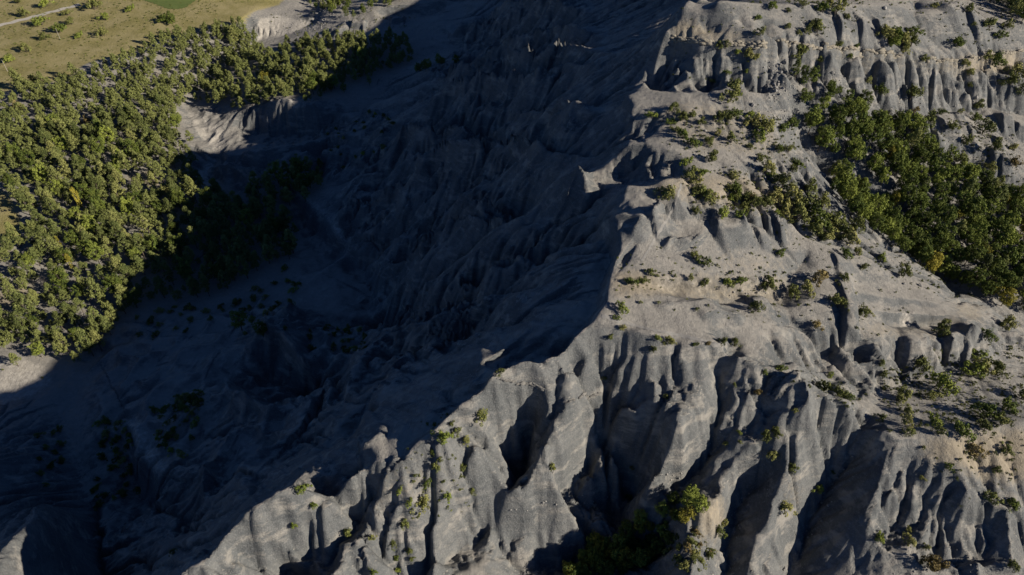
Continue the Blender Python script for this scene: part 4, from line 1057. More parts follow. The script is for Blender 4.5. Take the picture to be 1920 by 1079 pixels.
SPECIAL = [('poplar', 158, 398, 1.0, 'tall narrow yellow poplar leaning among the pines at the left'), ('yellow', 499, 160, .85, 'round bright yellow tree on the edge of the upper wood'),
           ('yellow', 266, 460, .62, 'small golden tree at the shadow edge in the lower wood'), ('bare', 88, 545, .8, 'bare pale grey tree in the lower left wood'),
           ('bare', 165, 605, .75, 'smaller bare grey tree near the bottom of the left wood'), ('poplar', 140, 510, .75, 'short yellow poplar in the lower left wood'),
           ('rust', 35, 205, 3.0, 'rusty brown round tree at the top left wood edge'), ('rust', 165, 232, 2.6, 'rusty orange tree in the middle of the upper left wood'),
           ('bare', 190, 285, .6, 'thin leafless tree in the middle of the left wood'), ('bare', 230, 265, .6, 'thin bare tree right of the middle of the left wood'),
           ('poplar', 118, 470, .6, 'small yellowing poplar between pines at the left')]
SPECIAL += [('bare', px_, py_, .6, lb_) for px_, py_, lb_ in ((215, 175, 'bare grey tree near the upper edge of the left wood'), (330, 255, 'bare grey tree near the pale wash at the wood edge'), (60, 330, 'bare grey tree at the far left of the middle wood'), (250, 355, 'bare grey tree left of the pale clearing'), (300, 150, 'bare grey tree in the top of the wood below the meadow'))]
taken = []
for kind, px, py, sc, lab in SPECIAL:
    a, b, c, _ = castZ(px, py)
    plant(kind, a[0], b[0], sc, lab); taken.append((a[0], b[0]))
for a, b in taken:
    k = np.hypot(x - a, y - b) > 3.4
    x, y, z, u, v = x[k], y[k], z[k], u[k], v[k]
size = rg.uniform(.55, 1.2, len(x)) * np.where(v < 230, .85, 1.0)
size = np.where(rg.uniform(size=len(x)) < .18, size * .6, size)
dist = np.hypot(np.hypot(x, y), CAMZ - z)
vis = (u > -25) & (u < 1945) & (v > -25)
rank = np.argsort(-(size / dist) * vis)
isbroad = rg.uniform(size=len(x)) < .2
def wood_region(u, v):
    if v < 215 and u > 340: return 'of the upper wood by the shaded ravine'
    if u > 430 - (v - 350) * .75 and v > 340: return 'of the wood lying in shadow'
    if v < 230: return 'of the upper left wood below the meadow'
    if v < 400: return 'of the middle left wood'
    return 'of the lower left wood'
own = rank[:300]
for br in (False, True):
    regs = {}
    for i in own:
        if bool(isbroad[i]) == br: regs.setdefault(wood_region(u[i], v[i]), []).append(i)
    for reg, ids in regs.items():
        noun = 'leafy green tree' if br else 'olive green pine'
        labs = label_set([(u[i], v[i], size[i] / dist[i]) for i in ids], noun, reg, ('leafy trees ' if br else 'pines ') + reg)
        for i, (lb, gp) in zip(ids, labs):
            plant('leaf' if br else 'pine', x[i], y[i], float(size[i]), lb, gp, zs=float(rg.uniform(.85, 1.15)))
# the smaller rest of the wood as one mass
def merged(name, kinds, xs, ys, scs, mat):
    Vs, At = [], []
    for a, b, s in zip(xs, ys, scs):
        kd = kinds[int(rg.integers(len(kinds)))]
        vv = int(rg.integers(NMOD[kd]))
        if (kd, vv) not in MODELS: MODELS[kd, vv] = make_model(kd, vv * 13 + sum(map(ord, kd)))
        cr = MODELS[kd, vv][0]
        co = np.empty(len(cr.vertices) * 3, np.float32); cr.vertices.foreach_get('co', co); co = co.reshape(-1, 9)
        at = np.empty(len(cr.vertices), np.float32); cr.attributes['clump'].data.foreach_get('value', at); at = at.reshape(-1, 3)
        pick = rg.uniform(size=len(co)) < .6
        co = co[pick].reshape(-1, 3, 3) ; at = at[pick]
        ctr = co.mean(1, keepdims=True); co = ctr + (co - ctr) * 1.3
        co = co.reshape(-1, 3)
        th = rg.uniform(0, 6.28); c_, s_ = math.cos(th), math.sin(th)
        co = np.stack([co[:, 0] * c_ - co[:, 1] * s_, co[:, 0] * s_ + co[:, 1] * c_, co[:, 2]], 1) * s
        Vs.append(co + np.array([a, b, float(zat(a, b)[0])])); At.append(np.clip(at.ravel() * .7 + rg.uniform(-.2, .4), 0, 1))
    V = np.concatenate(Vs); at = np.concatenate(At)
    o = mesh_obj(name, V, np.arange(len(V)).reshape(-1, 3), mat)
    A = o.data.attributes.new('clump', 'FLOAT', 'POINT'); A.data.foreach_set('value', at.astype(np.float32))
    return o
rest = rank[300:]
rest = rest[u[rest] > -60]
if len(rest):
    tag(merged('distant_wood', ['pine', 'pine', 'pine', 'leaf'], x[rest], y[rest], size[rest], F_PINE), 'smaller pines filling the gaps of the valley wood', 'wood', kind='stuff')

# ------------------------------------------------------------------ grove in the right gully
GROVE_PX = [(1488,140),(1520,150),(1555,165),(1590,185),(1640,225),(1690,235),(1730,262),(1760,285),(1800,330),(1850,355),(1935,400),(1960,560),(1930,600),(1860,570),(1812,552),(1750,515),(1708,490),(1665,462),(1628,436),(1588,408),(1560,365),(1552,322),(1530,290),(1505,240),(1490,190)]
x, y, z, u, v = scatter_poly(GROVE_PX, 3.5, 11)
size = rg.uniform(.42, .9, len(x)) * np.where(v < 240, .8, 1.0)
o_ = np.argsort(-size); own, rest = o_[:225], o_[225:]
gx_, gy_, gs_ = x[rest], y[rest], size[rest]
x, y, z, u, v, size = x[own], y[own], z[own], u[own], v[own], size[own]
tag(merged('grove_undergrowth', ['leaf'], gx_, gy_, gs_, F_LEAF), 'smaller green trees filling the gully grove', 'trees', kind='stuff')
typ = np.where(rg.uniform(size=len(x)) < .88, 'leaf', np.where(rg.uniform(size=len(x)) < .72, 'pine', 'yellow'))
def grove_region(u, v):
    if v < 240: return 'at the narrow top of the gully grove'
    if u > 1760: return 'at the right end of the gully grove'
    if v > 1.0 * (u - 1560) + 330: return 'along the shaded left edge of the gully grove'
    return 'in the heart of the gully grove'
NOUN = {'leaf': 'green broadleaf tree', 'pine': 'dark green pine', 'yellow': 'yellowing autumn tree'}
for kd in ('leaf', 'pine', 'yellow'):
    regs = {}
    for i in np.nonzero(typ == kd)[0]: regs.setdefault(grove_region(u[i], v[i]), []).append(i)
    for reg, ids in regs.items():
        labs = label_set([(u[i], v[i], size[i]) for i in ids], NOUN[kd], reg, NOUN[kd] + 's ' + reg)
        for i, (lb, gp) in zip(ids, labs): plant(kd, x[i], y[i], float(size[i]) * (.8 if kd == 'yellow' else 1), lb, gp, zs=float(rg.uniform(.9, 1.2)))
def patch(pix, spacing, seed, kinds, smin, smax, noun, where, prob=1.0):
    x, y, z, u, v = scatter_poly(pix, spacing, seed)
    ok = rg.uniform(size=len(x)) < prob
    x, y, u, v = x[ok], y[ok], u[ok], v[ok]
    s = rg.uniform(smin, smax, len(x))
    for i, (lb, gp) in enumerate(label_set(list(zip(u, v, s)), noun, where, noun + 's ' + where)):
        plant(kinds[int(rg.integers(len(kinds)))], x[i], y[i], float(s[i]), lb, gp)
patch([(1830,-15),(1850,5),(1880,25),(1905,52),(1960,60),(1960,-20)], 4.2, 21, ['leaf', 'leaf', 'pine'], .6, .9, 'dark leafy tree', 'in the top right corner wood')
patch([(1288,930),(1306,955),(1312,985),(1275,1010),(1235,1040),(1200,1085),(1050,1095),(1060,1050),(1130,1010),(1190,985),(1245,950)], 1.9, 22, ['leaf', 'leaf', 'leaf', 'leaf', 'yellow'], .34, .64, 'bushy green tree', 'in the bottom hollow below the spurs', .9)
patch([(1300,985),(1345,1005),(1335,1060),(1280,1070),(1240,1040),(1262,1005)], 1.9, 23, ['shrub', 'shrub', 'rust'], .7, 1.2, 'olive brown shrub', 'on the bank beside the bottom hollow', .9)
patch([(1430,375),(1500,378),(1560,408),(1605,432),(1590,455),(1520,450),(1470,420)], 2.2, 24, ['shrub', 'shrub', 'bright'], .45, .95, 'green shrub', 'on the plateau edge by the gully grove', .85)
patch([(860,130),(600,175),(560,200),(700,160),(800,130),(850,115)], 5.5, 25, ['leaf', 'pine'], .4, .7, 'dark shaded tree', 'at the shaded end of the upper wood', .8)
patch([(275,765),(380,735),(375,800),(345,860),(300,850)], 2.9, 26, ['shrub', 'bright'], .8, 1.7, 'dark shaded shrub', 'in the shaded hollow near the lower rim', 0.7)
patch([(185,775),(240,800),(262,870),(235,905),(190,860)], 2.9, 27, ['shrub', 'bright'], .8, 1.7, 'dark shrub', 'beside the pale shaded bank', .8)
patch([(65,820),(115,795),(128,890),(80,915)], 3.2, 28, ['shrub', 'bright'], .8, 1.6, 'dark shrub', 'in the far left shaded hollow', .8)
patch([(170,905),(250,870),(270,930),(190,960)], 3.2, 29, ['shrub', 'bright'], .8, 1.6, 'dark shrub', 'in the bottom left shaded hollow', .8)
patch([(560,620),(680,610),(700,660),(600,690)], 4.0, 30, ['shrub', 'bright'], .8, 1.5, 'dark shrub', 'on the shaded benches of the valley', .6)
patch([(400,580),(560,590),(560,640),(420,640)], 6, 31, ['shrub', 'leaf'], .6, 1.0, 'small dark tree', 'by the shaded stream bed', .35)
patch([(560,10),(610,-10),(650,0),(660,25),(740,-10),(760,5),(660,40),(600,22)], 4.5, 32, ['leaf', 'pine', 'leaf'], .45, .75, 'bright green tree', 'around the pale stream banks at the top', .85)
patch([(-30,690),(60,680),(100,690),(60,730)], 5, 33, ['shrub', 'pine'], .4, .7, 'small green tree', 'on the pale rocks at the left edge', .35)

# ------------------------------------------------------------------ single shrubs traced from the photograph
TILES = [
 ((1100,340,.445), [(335,55,55),(470,45,60),(505,65,60),(462,125,38),(570,135,55),(645,135,45),(690,75,50),(620,60,55),(450,310,48),(493,335,50),(818,300,42),(268,380,42),(190,420,45),(235,418,45),(437,403,30),(497,425,42),(590,430,50),(650,420,40),(755,430,78),(925,450,60),(870,470,60),(970,410,70),(1085,405,45),(1090,300,50),(1135,295,45),(1240,320,45),(1165,360,30),(1330,380,62),(1050,505,65),(710,530,58),(963,605,45),(1160,550,50),(1185,550,35),(145,530,52),(125,572,30),(155,618,32),(100,655,32),(350,672,50),(280,708,32),(300,660,30),(460,685,25),(570,675,40),(625,680,42),(510,685,25),(1490,615,75),(1680,645,55),(1770,600,70),(1405,770,60),(1645,730,55),(1615,790,70),(1660,780,60),(1725,790,70),(1480,850,75),(1450,900,50),(1330,895,60),(1345,960,45),(1340,1010,45),(1355,1055,40),(1235,995,35),(1680,975,75),(1770,945,55),(1460,1000,50),(1480,1050,40),(1585,1050,65),(1670,1035,50),(1740,1010,50),(1830,900,60),(1000,865,70),(1060,890,60),(1090,900,50),(820,785,40),(750,800,28),(1025,815,28),(715,890,35),(335,905,28),(640,1055,20),(795,1045,35),(875,965,25),(622,855,18),(1240,770,30),(1250,810,30)]),
 ((1200,680,.375), [(620,360,60),(680,355,50),(500,395,22),(495,345,22),(425,403,20),(755,525,55),(890,630,55),(720,715,85),(1195,870,45),(1345,890,55),(1425,920,35),(1440,1000,95),(1540,525,35),(1670,440,70),(1820,430,60),(1780,535,40),(1750,670,65),(1850,705,70),(1405,575,28),(960,545,20),(1845,1010,50),(655,460,60),(390,830,60),(420,800,40),(1340,830,28)]),
 ((640,640,.407), [(645,345,70),(535,410,45),(575,455,45),(470,440,80),(430,575,45),(455,545,32),(420,510,30),(560,575,45),(605,690,38),(485,705,60),(380,745,80),(315,735,40),(270,685,32),(295,835,55),(145,900,35),(35,885,35),(315,960,40),(255,995,35),(240,930,40),(325,1000,30),(970,585,50),(1340,590,28),(1325,715,35),(1210,170,25),(735,135,42),(1770,468,25),(510,380,30),(400,650,45),(150,1060,40),(260,1050,30)]),
 ((0,680,.396), [(1440,590,60),(1485,670,38),(1395,770,38),(820,895,32),(1650,810,50)]),
 ((1160,0,.396), [(530,455,80),(560,445,40),(545,405,60),(260,510,60),(155,545,45),(245,575,45),(300,555,60),(345,545,40),(390,580,40),(480,555,60),(540,535,60),(515,560,40),(640,580,90),(690,600,90),(660,640,70),(620,545,50),(820,585,60),(780,605,50),(300,640,60),(345,675,60),(420,665,55),(280,620,40),(530,655,50),(470,630,35),(620,695,35),(755,705,50),(800,705,50),(445,745,60),(320,765,55),(400,815,50),(345,825,70),(370,865,60),(410,915,70),(440,935,60),(225,920,80),(590,980,50),(545,930,60),(550,895,70),(600,950,70),(640,960,60),(690,800,70),(670,750,50),(720,830,40),(840,780,60),(820,800,40),(770,870,90),(800,920,90),(740,930,90),(700,960,70),(860,960,90),(900,900,80),(850,1010,80),(920,1000,90),(960,960,80),(780,1000,80),(520,890,40),(540,830,50),(1010,1040,90),(960,1060,80),(1060,1090,90),(1090,1130,80),(1000,1110,80),(930,1100,80),(1120,1070,70)]),
 ((1160,0,.396), [(725,25,50),(655,85,35),(800,55,25),(870,20,40),(960,40,70),(1030,40,70),(990,15,50),(1065,15,40),(1080,80,30),(930,110,60),(940,140,60),(890,150,45),(850,155,30),(670,155,45),(800,125,40),(475,215,40),(505,220,35),(560,250,35),(610,260,50),(650,275,35),(510,345,30),(605,340,25),(440,385,35),(1300,170,90),(1340,190,80),(1380,200,70),(1260,160,70),(1290,200,60),(1400,150,60),(1350,235,60),(1245,150,50),(1040,215,40),(1125,220,25),(850,250,70),(950,290,35),(1090,270,35),(1180,385,35),(1600,205,60),(1780,280,80),(1740,275,50),(1750,115,60),(1835,125,50),(1805,170,50),(1680,115,25),(1655,45,40),(1495,30,40),(1630,300,45),(1660,350,45),(1660,405,28),(1440,280,40),(1390,440,70),(1230,430,50),(1460,575,75),(1530,530,40),(1685,560,50),(1720,610,80),(1580,600,50),(1640,670,50),(1780,690,60),(1865,700,40),(1760,790,60),(1860,770,60),(1610,770,80),(1880,340,90),(1850,390,70),(1900,430,60),(1700,505,50),(1400,525,35),(1620,530,30)]),
]
REG = [   # named places (pixel anchor) used in the shrub labels
 (1300,30,'on the slope above the limestone ledge'), (1530,20,'on the back slope at the top'), (1680,70,'on the bank above the right ledge'), (1860,60,'on the lumpy ground at top right'),
 (1350,100,'on the fluted face under the ledge'), (1500,100,'at the cliff gap beside the boulders'), (1640,130,'on the spurs of the right wall'), (1860,130,'on the ledge at the right edge'),
 (1390,180,'at the foot of the fluted face'), (1260,220,'on the upper terrace near the rim'), (1420,235,'on the upper terrace near the gully'), (1300,265,'in the row across the middle terrace'),
 (1460,280,'on the bare slope left of the grove'), (1330,320,'around the footpath head'), (1300,360,'on the middle terrace'), (1400,350,'on the stony slope above the grove tip'),
 (1480,400,'in the thicket beside the gully grove'), (1700,200,'on the rubble slope right of the grove'), (1850,280,'on the lumps at the right edge'),
 (1310,485,'on the smooth slope below the footpath'), (1200,520,'near the rim on the pale bench'), (1400,530,'along the pale bench'), (1500,545,'in the little gully on the plateau'),
 (1620,490,'on the plateau toward the grove'), (1680,590,'on the lower right plateau'), (1150,595,'at the rim end of the crest path'), (1370,640,'along the crest path'),
 (1860,620,'at the right end of the plateau'), (1570,730,'on the gravel fan'), (1690,770,'down the dry wash on the right'), (1790,690,'in the basin below the slab'), (1830,780,'on the flat at the right edge'),
 (1430,820,'on the dark dome'), (1480,930,'on the pale broken spur'), (1680,1010,'at the foot of the bottom right spurs'), (1860,930,'on the tan slope at bottom right'),
 (840,830,'on the crumbly rim saddle'), (820,940,'on the spurs below the saddle'), (700,1020,'on the lower spur tips'), (590,920,'along the lower rim'), (1000,880,'on the big lit spur'), (1180,920,'in the dark ravine'), (1260,750,'on the slope under the crest path'), (1340,1000,'on the bank beside the grove'),
]
allsh = []
for (ox, oy, k), pts in TILES:
    for (px, py, w) in pts: allsh.append((ox + px * k, oy + py * k, w * k))
allsh.sort(key=lambda s: -s[2]); allsh = allsh[:300]
groups = {}
for s in allsh:
    r = min(REG, key=lambda q: (q[0] - s[0]) ** 2 + (2.0 * (q[1] - s[1])) ** 2)
    groups.setdefault(r[2], []).append(s)
for reg, its in groups.items():
    labs = label_set(its, 'green shrub', reg, 'shrubs ' + reg)
    for (px, py, w), (lb, gp) in zip(its, labs):
        a, b, c, t = castZ(px, py + w * .30)
        sz = w * t[0] / FPX * (1.3 if px > 1640 and py > 640 else 1.1)
        rr = random.random()
        kd = 'shrub' if rr < .68 else ('bright' if rr < .965 else 'rust')
        if kd == 'rust': lb = lb.replace('green', 'rusty brown')
        plant(kd, a[0], b[0], float(sz) / 2.0, lb, gp, zs=random.uniform(.9, 1.3))
# bushes on the dry meadow
MB = [(235,20,60),(485,22,80),(665,40,50),(535,84,55),(345,65,45),(365,108,50),(215,105,70),(130,65,60),(300,142,70),(225,185,55),(405,175,45),(525,165,60),(130,240,60),(45,300,60),(840,85,70),(870,95,60),(90,5,40)]
its = [(px * .3708, py * .3708, w * .3708) for px, py, w in MB]
for (px, py, w), (lb, gp) in zip(its, label_set(its, 'round bush', 'on the dry meadow', 'bushes on the dry meadow')):
    a, b, c, t = castZ(px, py + w * .3)
    plant('shrub' if random.random() < .6 else 'bright', a[0], b[0], float(w * t[0] / FPX) / 2.0, lb, gp)
for px, py, lab in ((42, 170, 'tall lone pine on the meadow edge at far left'), (460, 70, 'tall pine on the wood corner beside the pale stream bank'), (440, 88, 'second tall pine just left of the corner pine by the stream bank')):
    a, b, c, t = castZ(px, py); plant('pine', a[0], b[0], 1.25, lab)
# low scrub between the shrubs, too small and many to count
def low_scrub():
    specs = [([(1240,215),(1330,200),(1480,220),(1520,310),(1400,300),(1250,285)], 2.0, 301, .55), ([(1270,320),(1400,310),(1500,350),(1560,420),(1440,410),(1290,380)], 1.5, 302, .65),
             ([(1440,380),(1540,400),(1610,440),(1560,460),(1480,440)], 1.7, 303, .7), ([(1210,510),(1480,510),(1490,540),(1400,545),(1210,532)], 1.2, 304, .5),
             ([(1600,430),(1700,470),(1830,560),(1780,560),(1640,500)], 1.7, 305, .5), ([(1650,690),(1700,690),(1700,820),(1660,810)], 1.1, 306, .65), ([(1700,660),(1920,640),(1920,800),(1720,810)], 1.4, 307, .55),
             ([(1560,190),(1900,240),(1920,430),(1760,300)], 1.7, 308, .45), ([(1380,0),(1900,0),(1900,90),(1500,70)], 2.1, 309, .45), ([(790,790),(880,760),(870,960),(760,980)], 1.3, 310, .5),
             ([(1430,690),(1640,760),(1600,775),(1500,730)], 1.6, 311, .4), ([(480,30),(800,5),(760,60),(560,70)], 3.0, 312, .5), ([(-40,0),(460,0),(280,80),(0,150)], 5.0, 313, .35), ([(1130,480),(1480,430),(1760,540),(1640,630),(1300,590),(1150,575)], 3.0, 314, .45), ([(1280,900),(1350,960),(1340,1075),(1270,1075)], 1.3, 315, .5), ([(1720,820),(1920,810),(1920,900),(1760,900)], 1.8, 316, .45), ([(1240,95),(1440,90),(1440,165),(1240,150)], 2.2, 317, .35)]
    ax, ay, asz = [], [], []
    for pix, sp, sd, pr in specs:
        x, y, z, u, v = scatter_poly(pix, sp * .82, sd)
        ok = (rg.uniform(size=len(x)) < pr) & (fbm(x / 5, y / 5, 66, 2) > -.12)
        ax += list(x[ok]); ay += list(y[ok]); asz += list(rg.uniform(.14, .5, ok.sum()))
    tag(merged('low_scrub', ['shrub'], ax, ay, asz, F_SHRUB), 'low olive scrub scattered between the larger shrubs', 'scrub', kind='stuff')
low_scrub()

patch([(250,575),(400,560),(560,495),(620,560),(560,600),(380,620),(260,640)], 5.0, 34, ['shrub', 'bright', 'shrub'], .9, 1.8, 'dark shrub', 'on the shaded flat below the wood', .6)
patch([(600,250),(720,200),(760,260),(640,330)], 5.0, 35, ['shrub', 'bright'], .7, 1.3, 'small dark shrub', 'on the shaded spurs by the pale outcrop', .35)

# ------------------------------------------------------------------ rocks
M_ROCK = simple_mat('limestone', (0.22, 0.218, 0.21), (0.33, 0.32, 0.30), 1.6, (0.17, 0.165, 0.155), 0.1)
M_LEDGE = simple_mat('ledge_limestone', (0.22, 0.20, 0.16), (0.31, 0.285, 0.23), 1.2, (0.17, 0.16, 0.14), 0.15)
M_LEDGE2 = simple_mat('grey_ledge', (0.15, 0.148, 0.14), (0.23, 0.222, 0.205), 1.2, (0.12, 0.118, 0.112), 0.15)
def rock_geo(rg, flat=0.75, n=2):
    import bmesh
    bm = bmesh.new(); bmesh.ops.create_icosphere(bm, subdivisions=n, radius=1.0)
    planes = rg.normal(size=(7, 3)); planes /= np.linalg.norm(planes, axis=1)[:, None]; cut = rg.uniform(.55, .85, 7)
    for v in bm.verts:
        p = np.array(v.co)
        for q, c in zip(planes, cut):
            d = p @ q
            if d > c: p = p - q * (d - c)
        p *= np.array([1, .8, flat]) * (1 + rg.normal() * .03)
        v.co = p
    V = np.array([v.co[:] for v in bm.verts]); F = [[q.index for q in f.verts] for f in bm.faces]
    bm.free(); return V, np.array(F)
rr_ = np.random.default_rng(99)
ROCKS = [rock_geo(rr_) for _ in range(6)]
ROCKME = []
for V, F in ROCKS:
    me = bpy.data.meshes.new('boulder'); me.from_pydata([tuple(map(float, v)) for v in V], [], [tuple(map(int, f)) for f in F]); me.materials.append(M_ROCK); me.update(); ROCKME.append(me)
def boulder(x, y, s, label, group):
    o = link(bpy.data.objects.new('boulder', ROCKME[int(rr_.integers(6))]))
    o.location = (float(x), float(y), float(zat(x, y)[0]) + s * .25); o.scale = (s, s, s)
    o.rotation_euler = tuple(rr_.uniform(-.4, .4, 2)) + (float(rr_.uniform(0, 6.28)),)
    return tag(o, label, 'boulder', group)
def boulder_patch(pix, spacing, seed, s0, s1, prob, where):
    x, y, z, u, v = scatter_poly(pix, spacing, seed)
    ok = rr_.uniform(size=len(x)) < prob
    x, y, u, v = x[ok], y[ok], u[ok], v[ok]; s = s0 + (s1 - s0) * rr_.uniform(0, 1, len(x)) ** 2
    for i, (lb, gp) in enumerate(label_set(list(zip(u, v, s)), 'grey boulder', where, 'boulders ' + where)): boulder(x[i], y[i], float(s[i]), lb, gp)
boulder_patch([(1440,108),(1462,108),(1472,140),(1478,175),(1440,190),(1432,150)], 1.5, 41, .25, .75, .75, 'in the rockfall below the cliff gap')
boulder_patch([(1500,110),(1545,128),(1600,158),(1650,190),(1640,205),(1590,180),(1545,150)], 1.9, 42, .25, .8, .6, 'along the top of the gully grove')
boulder_patch([(1690,165),(1745,178),(1735,205),(1685,200)], 1.8, 43, .25, .7, .6, 'on the rubble cone under the right wall')
for px, py, s, lb in ((1472,117,1.0,'large pale boulder standing alone beside the rockfall'), (1658,17,1.0,'white block alone on the bare back slope at top'), (1590,36,.9,'pale block beside a shrub on the back slope'), (1411,198,.8,'pale boulder above the stony gully edge'), (1423,228,1.0,'large white boulder among shrubs left of the grove'), (1725,536,.7,'pair of white stones on the lower right plateau'), (1695,533,.55,'single white stone on the lower right plateau'), (1553,512,.5,'small white stone on the plateau beside the little gully'), (1830,184,.9,'white boulder at the foot of the right wall'), (1845,190,.7,'flat white boulder just right of the wall foot boulder'), (1322,246,.5,'small white stone on the middle terrace'), (1386,248,.6,'pale stone on the slope near the grove')):
    a, b, c, t = castZ(px, py); boulder(a[0], b[0], s, lb, None)
x, y, z, u, v = scatter_poly([(1366,545),(1440,540),(1440,552),(1366,556)], 1.2, 44)
for i, (lb, gp) in enumerate(label_set(list(zip(u, v, [1] * len(u))), 'white stone', 'in the row below the pale bench', 'white stones below the pale bench')): boulder(x[i], y[i], float(rr_.uniform(.2, .42)), lb, gp)

def stones(name, specs, mat, label):
    Vs, Fs, o = [], [], 0
    for pix, spacing, seed, s0, s1, prob in specs:
        x, y, z, u, v = scatter_poly(pix, spacing, seed)
        ok = rr_.uniform(size=len(x)) < prob
        for a, b, c in zip(x[ok], y[ok], z[ok]):
            V, F = SMALL[int(rr_.integers(4))]; s = s0 + (s1 - s0) * rr_.uniform() ** 2.5
            th = rr_.uniform(0, 6.28); R = np.array([[math.cos(th), -math.sin(th), 0], [math.sin(th), math.cos(th), 0], [0, 0, 1]])
            Vs.append((V @ R.T) * s + np.array([a, b, c + s * .2])); Fs.append(F + o); o += len(V)
    ob = mesh_obj(name, np.concatenate(Vs), np.concatenate(Fs), mat)
    return tag(ob, label, 'rubble', kind='stuff')
SMALL = [rock_geo(rr_, .7, 1) for _ in range(4)]
stones('rubble', [([(1430,108),(1470,108),(1500,190),(1490,250),(1440,210)], .85, 51, .1, .4, .7),
                  ([(1495,108),(1560,130),(1640,180),(1720,225),(1700,240),(1600,195),(1540,160)], .9, 52, .1, .42, .7),
                  ([(1660,165),(1800,190),(1900,260),(1930,340),(1900,420),(1800,330),(1700,235)], 1.5, 53, .1, .4, .6),
                  ([(1700,300),(1800,330),(1830,390),(1760,350)], 1.3, 54, .1, .4, .5),
                  ([(560,40),(720,40),(760,70),(600,70),(500,60)], 2.2, 55, .15, .6, .6),
                  ([(620,-15),(600,20),(570,50),(600,55),(650,5)], 1.6, 56, .2, .7, .7),
                  ([(1480,690),(1640,740),(1690,820),(1600,760)], 1.2, 57, .05, .15, .6),
                  ([(1690,700),(1790,740),(1800,830),(1690,810)], 1.0, 58, .05, .2, .5),
                  ([(1240,220),(1480,200),(1500,330),(1400,420),(1260,330)], 3.0, 59, .06, .25, .5),
                  ([(1140,550),(1480,430),(1780,540),(1660,640),(1300,600)], 3.2, 60, .05, .2, .5),
                  ([(1060,640),(1350,660),(1340,900),(900,900),(780,850)], 1.6, 61, .04, .16, .5),
                  ([(1290,860),(1340,800),(1360,810),(1310,880),(1220,930),(1060,950),(950,975),(940,950),(1120,915)], .7, 63, .08, .45, .5), ([(1360,960),(1400,915),(1410,930),(1385,1000),(1390,1079),(1350,1079)], .8, 64, .08, .45, .5), ([(1560,880),(1620,815),(1640,830),(1570,920),(1530,1000),(1500,1079),(1460,1079)], .8, 65, .08, .45, .5), ([(1700,985),(1820,1000),(1830,1079),(1660,1079)], 1.0, 66, .06, .3, .5),
                  ([(1380,860),(1500,860),(1540,920),(1440,960)], .8, 62, .06, .22, .6)],
       M_ROCK, 'loose stones and rubble strewn over the grey slopes')

def ledge(pix, s0, s1, mat, label, rows=1):
    """a broken bed of limestone blocks along a line"""
    a = polysample(pix, 3.0); x, y, z, t = castZ(a[:, 0], a[:, 1])
    P = np.stack([x, y], 1)
    for _ in range(6): P[1:-1] = (P[:-2] + 2 * P[1:-1] + P[2:]) / 4
    seg = np.hypot(*(P[1:] - P[:-1]).T); L = np.concatenate([[0], np.cumsum(seg)])
    Vs, Fs, o, d = [], [], 0, 0.0
    while d < L[-1]:
        s = rr_.uniform(s0, s1)
        q0 = np.array([np.interp(d, L, P[:, 0]), np.interp(d, L, P[:, 1])]); q1 = np.array([np.interp(d + .5, L, P[:, 0]), np.interp(d + .5, L, P[:, 1])])
        th0 = math.atan2(q1[1] - q0[1], q1[0] - q0[0])
        for r in range(rows):
            q = q0 + rr_.normal(size=2) * s * .12 + np.array([0, -r * s * .55])
            V, F = ROCKS[int(rr_.integers(6))]
            th = th0 + rr_.normal() * .25; R = np.array([[math.cos(th), math.sin(th), 0], [-math.sin(th), math.cos(th), 0], [0, 0, 1]])
            Vs.append((V * np.array([s * rr_.uniform(.9, 1.6), s * .7, s * rr_.uniform(.45, .75)])) @ R + np.array([q[0], q[1], float(zat(*q)[0]) + s * rr_.uniform(-.15, .12)])); Fs.append(F + o); o += len(V)
        d += s * rr_.uniform(.45, .75)
    return tag(mesh_obj('rock_ledge', np.concatenate(Vs), np.concatenate(Fs), mat), label, 'rock ledge')
ledge([(1262,71),(1330,77),(1400,82),(1438,81)], .6, 1.1, M_LEDGE, 'long pale limestone ledge capping the fluted face', 2)
ledge([(1462,76),(1500,85),(1560,90),(1620,95),(1690,104)], .6, 1.2, M_LEDGE, 'tan limestone ledge above the right wall spurs', 1)
ledge([(1740,112),(1800,116),(1850,104),(1925,95)], .6, 1.2, M_LEDGE, 'broken limestone ledge at the right edge', 1)
ledge([(925,708),(960,716),(1000,722),(1020,730)], .35, .7, M_LEDGE2, 'broken rock ledge just under the rim bend', 1)
ledge([(1088,745),(1124,739)], .35, .7, M_LEDGE2, 'jagged rock shelf at the head of the dark ravines', 1)

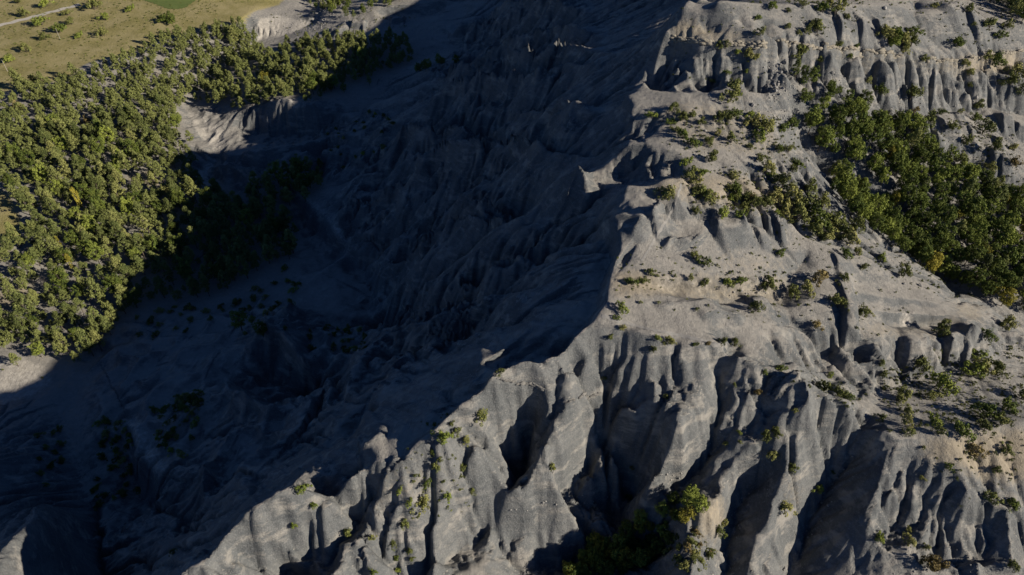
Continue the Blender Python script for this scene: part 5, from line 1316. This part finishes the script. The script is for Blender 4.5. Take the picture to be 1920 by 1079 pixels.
# ------------------------------------------------------------------ small tufts of dry grass and seedlings
def tufts():
    specs = [([(1440,655),(1560,700),(1660,760),(1690,815),(1600,765),(1500,715)], 1.15, 71, .6), ([(1680,680),(1800,720),(1900,760),(1900,800),(1700,810)], 1.1, 72, .6),
             ([(1240,210),(1480,190),(1520,310),(1400,410),(1230,320)], 2.2, 73, .5), ([(1170,440),(1480,420),(1640,480),(1780,560),(1650,630),(1300,590),(1150,560)], 2.2, 74, .5),
             ([(1260,10),(1900,20),(1900,90),(1460,70),(1262,55)], 2.6, 75, .5), ([(1560,190),(1900,250),(1900,420),(1720,280)], 1.9, 76, .5),
             ([(1720,820),(1920,810),(1920,960),(1780,950)], 2.2, 77, .5), ([(760,840),(880,790),(880,960),(700,1000)], 1.5, 78, .5), ([(-40,0),(480,0),(300,70),(120,130),(-40,170)], 3.0, 79, .6),
             ([(1180,525),(1480,522),(1480,535),(1180,545)], 1.0, 80, .5)]
    Vs = []
    for pix, sp, sd, pr in specs:
        x, y, z, u, v = scatter_poly(pix, sp, sd)
        ok = (rr_.uniform(size=len(x)) < pr) & (fbm(x / 6, y / 6, 88, 2) > -.1)
        for a, b, c in zip(x[ok], y[ok], z[ok]):
            s = rr_.uniform(.12, .34) * (2.0 if sd == 79 else 1)
            n = 16
            d = rr_.normal(size=(n, 3)); d[:, 2] = np.abs(d[:, 2]) + .3; d /= np.linalg.norm(d, axis=1)[:, None]
            p = np.array([a, b, c]) + rr_.normal(size=(n, 3)) * np.array([.5, .5, .1]) * s
            sd_ = np.cross(d, rr_.normal(size=(n, 3))); sd_ /= np.linalg.norm(sd_, axis=1)[:, None]
            Vs.append(np.stack([p - sd_ * s * .3, p + sd_ * s * .3, p + d * s * 1.1], 1).reshape(-1, 3))
    V = np.concatenate(Vs)
    o = mesh_obj('grass_tufts', V, np.arange(len(V)).reshape(-1, 3), F_SHRUB)
    A = o.data.attributes.new('clump', 'FLOAT', 'POINT'); A.data.foreach_set('value', np.repeat(rr_.uniform(0, 1, len(V) // 48 + 1), 48)[:len(V)].astype(np.float32))
    tag(o, 'small olive tufts of grass and herbs on bare marl', 'grass', kind='stuff')
tufts()

# two slender wooden poles on the meadow
M_POLE = simple_mat('weathered_wood', (0.30, 0.28, 0.25), (0.40, 0.38, 0.34), 2.0)
for px, py, lab in ((113, 74, 'thin grey wooden pole standing in the middle of the dry meadow'), (14, 134, 'thin grey wooden pole at the far left of the meadow')):
    a, b, c, t = castZ(px, py)
    V, F = tube([(0, 0, -.5), (0.02, 0, 3), (0.05, 0.03, 6.2)], .13, .08, 8)
    o = mesh_obj('wooden_pole', V, F, M_POLE); o.location = (float(a[0]), float(b[0]), float(c[0])); tag(o, lab, 'pole')
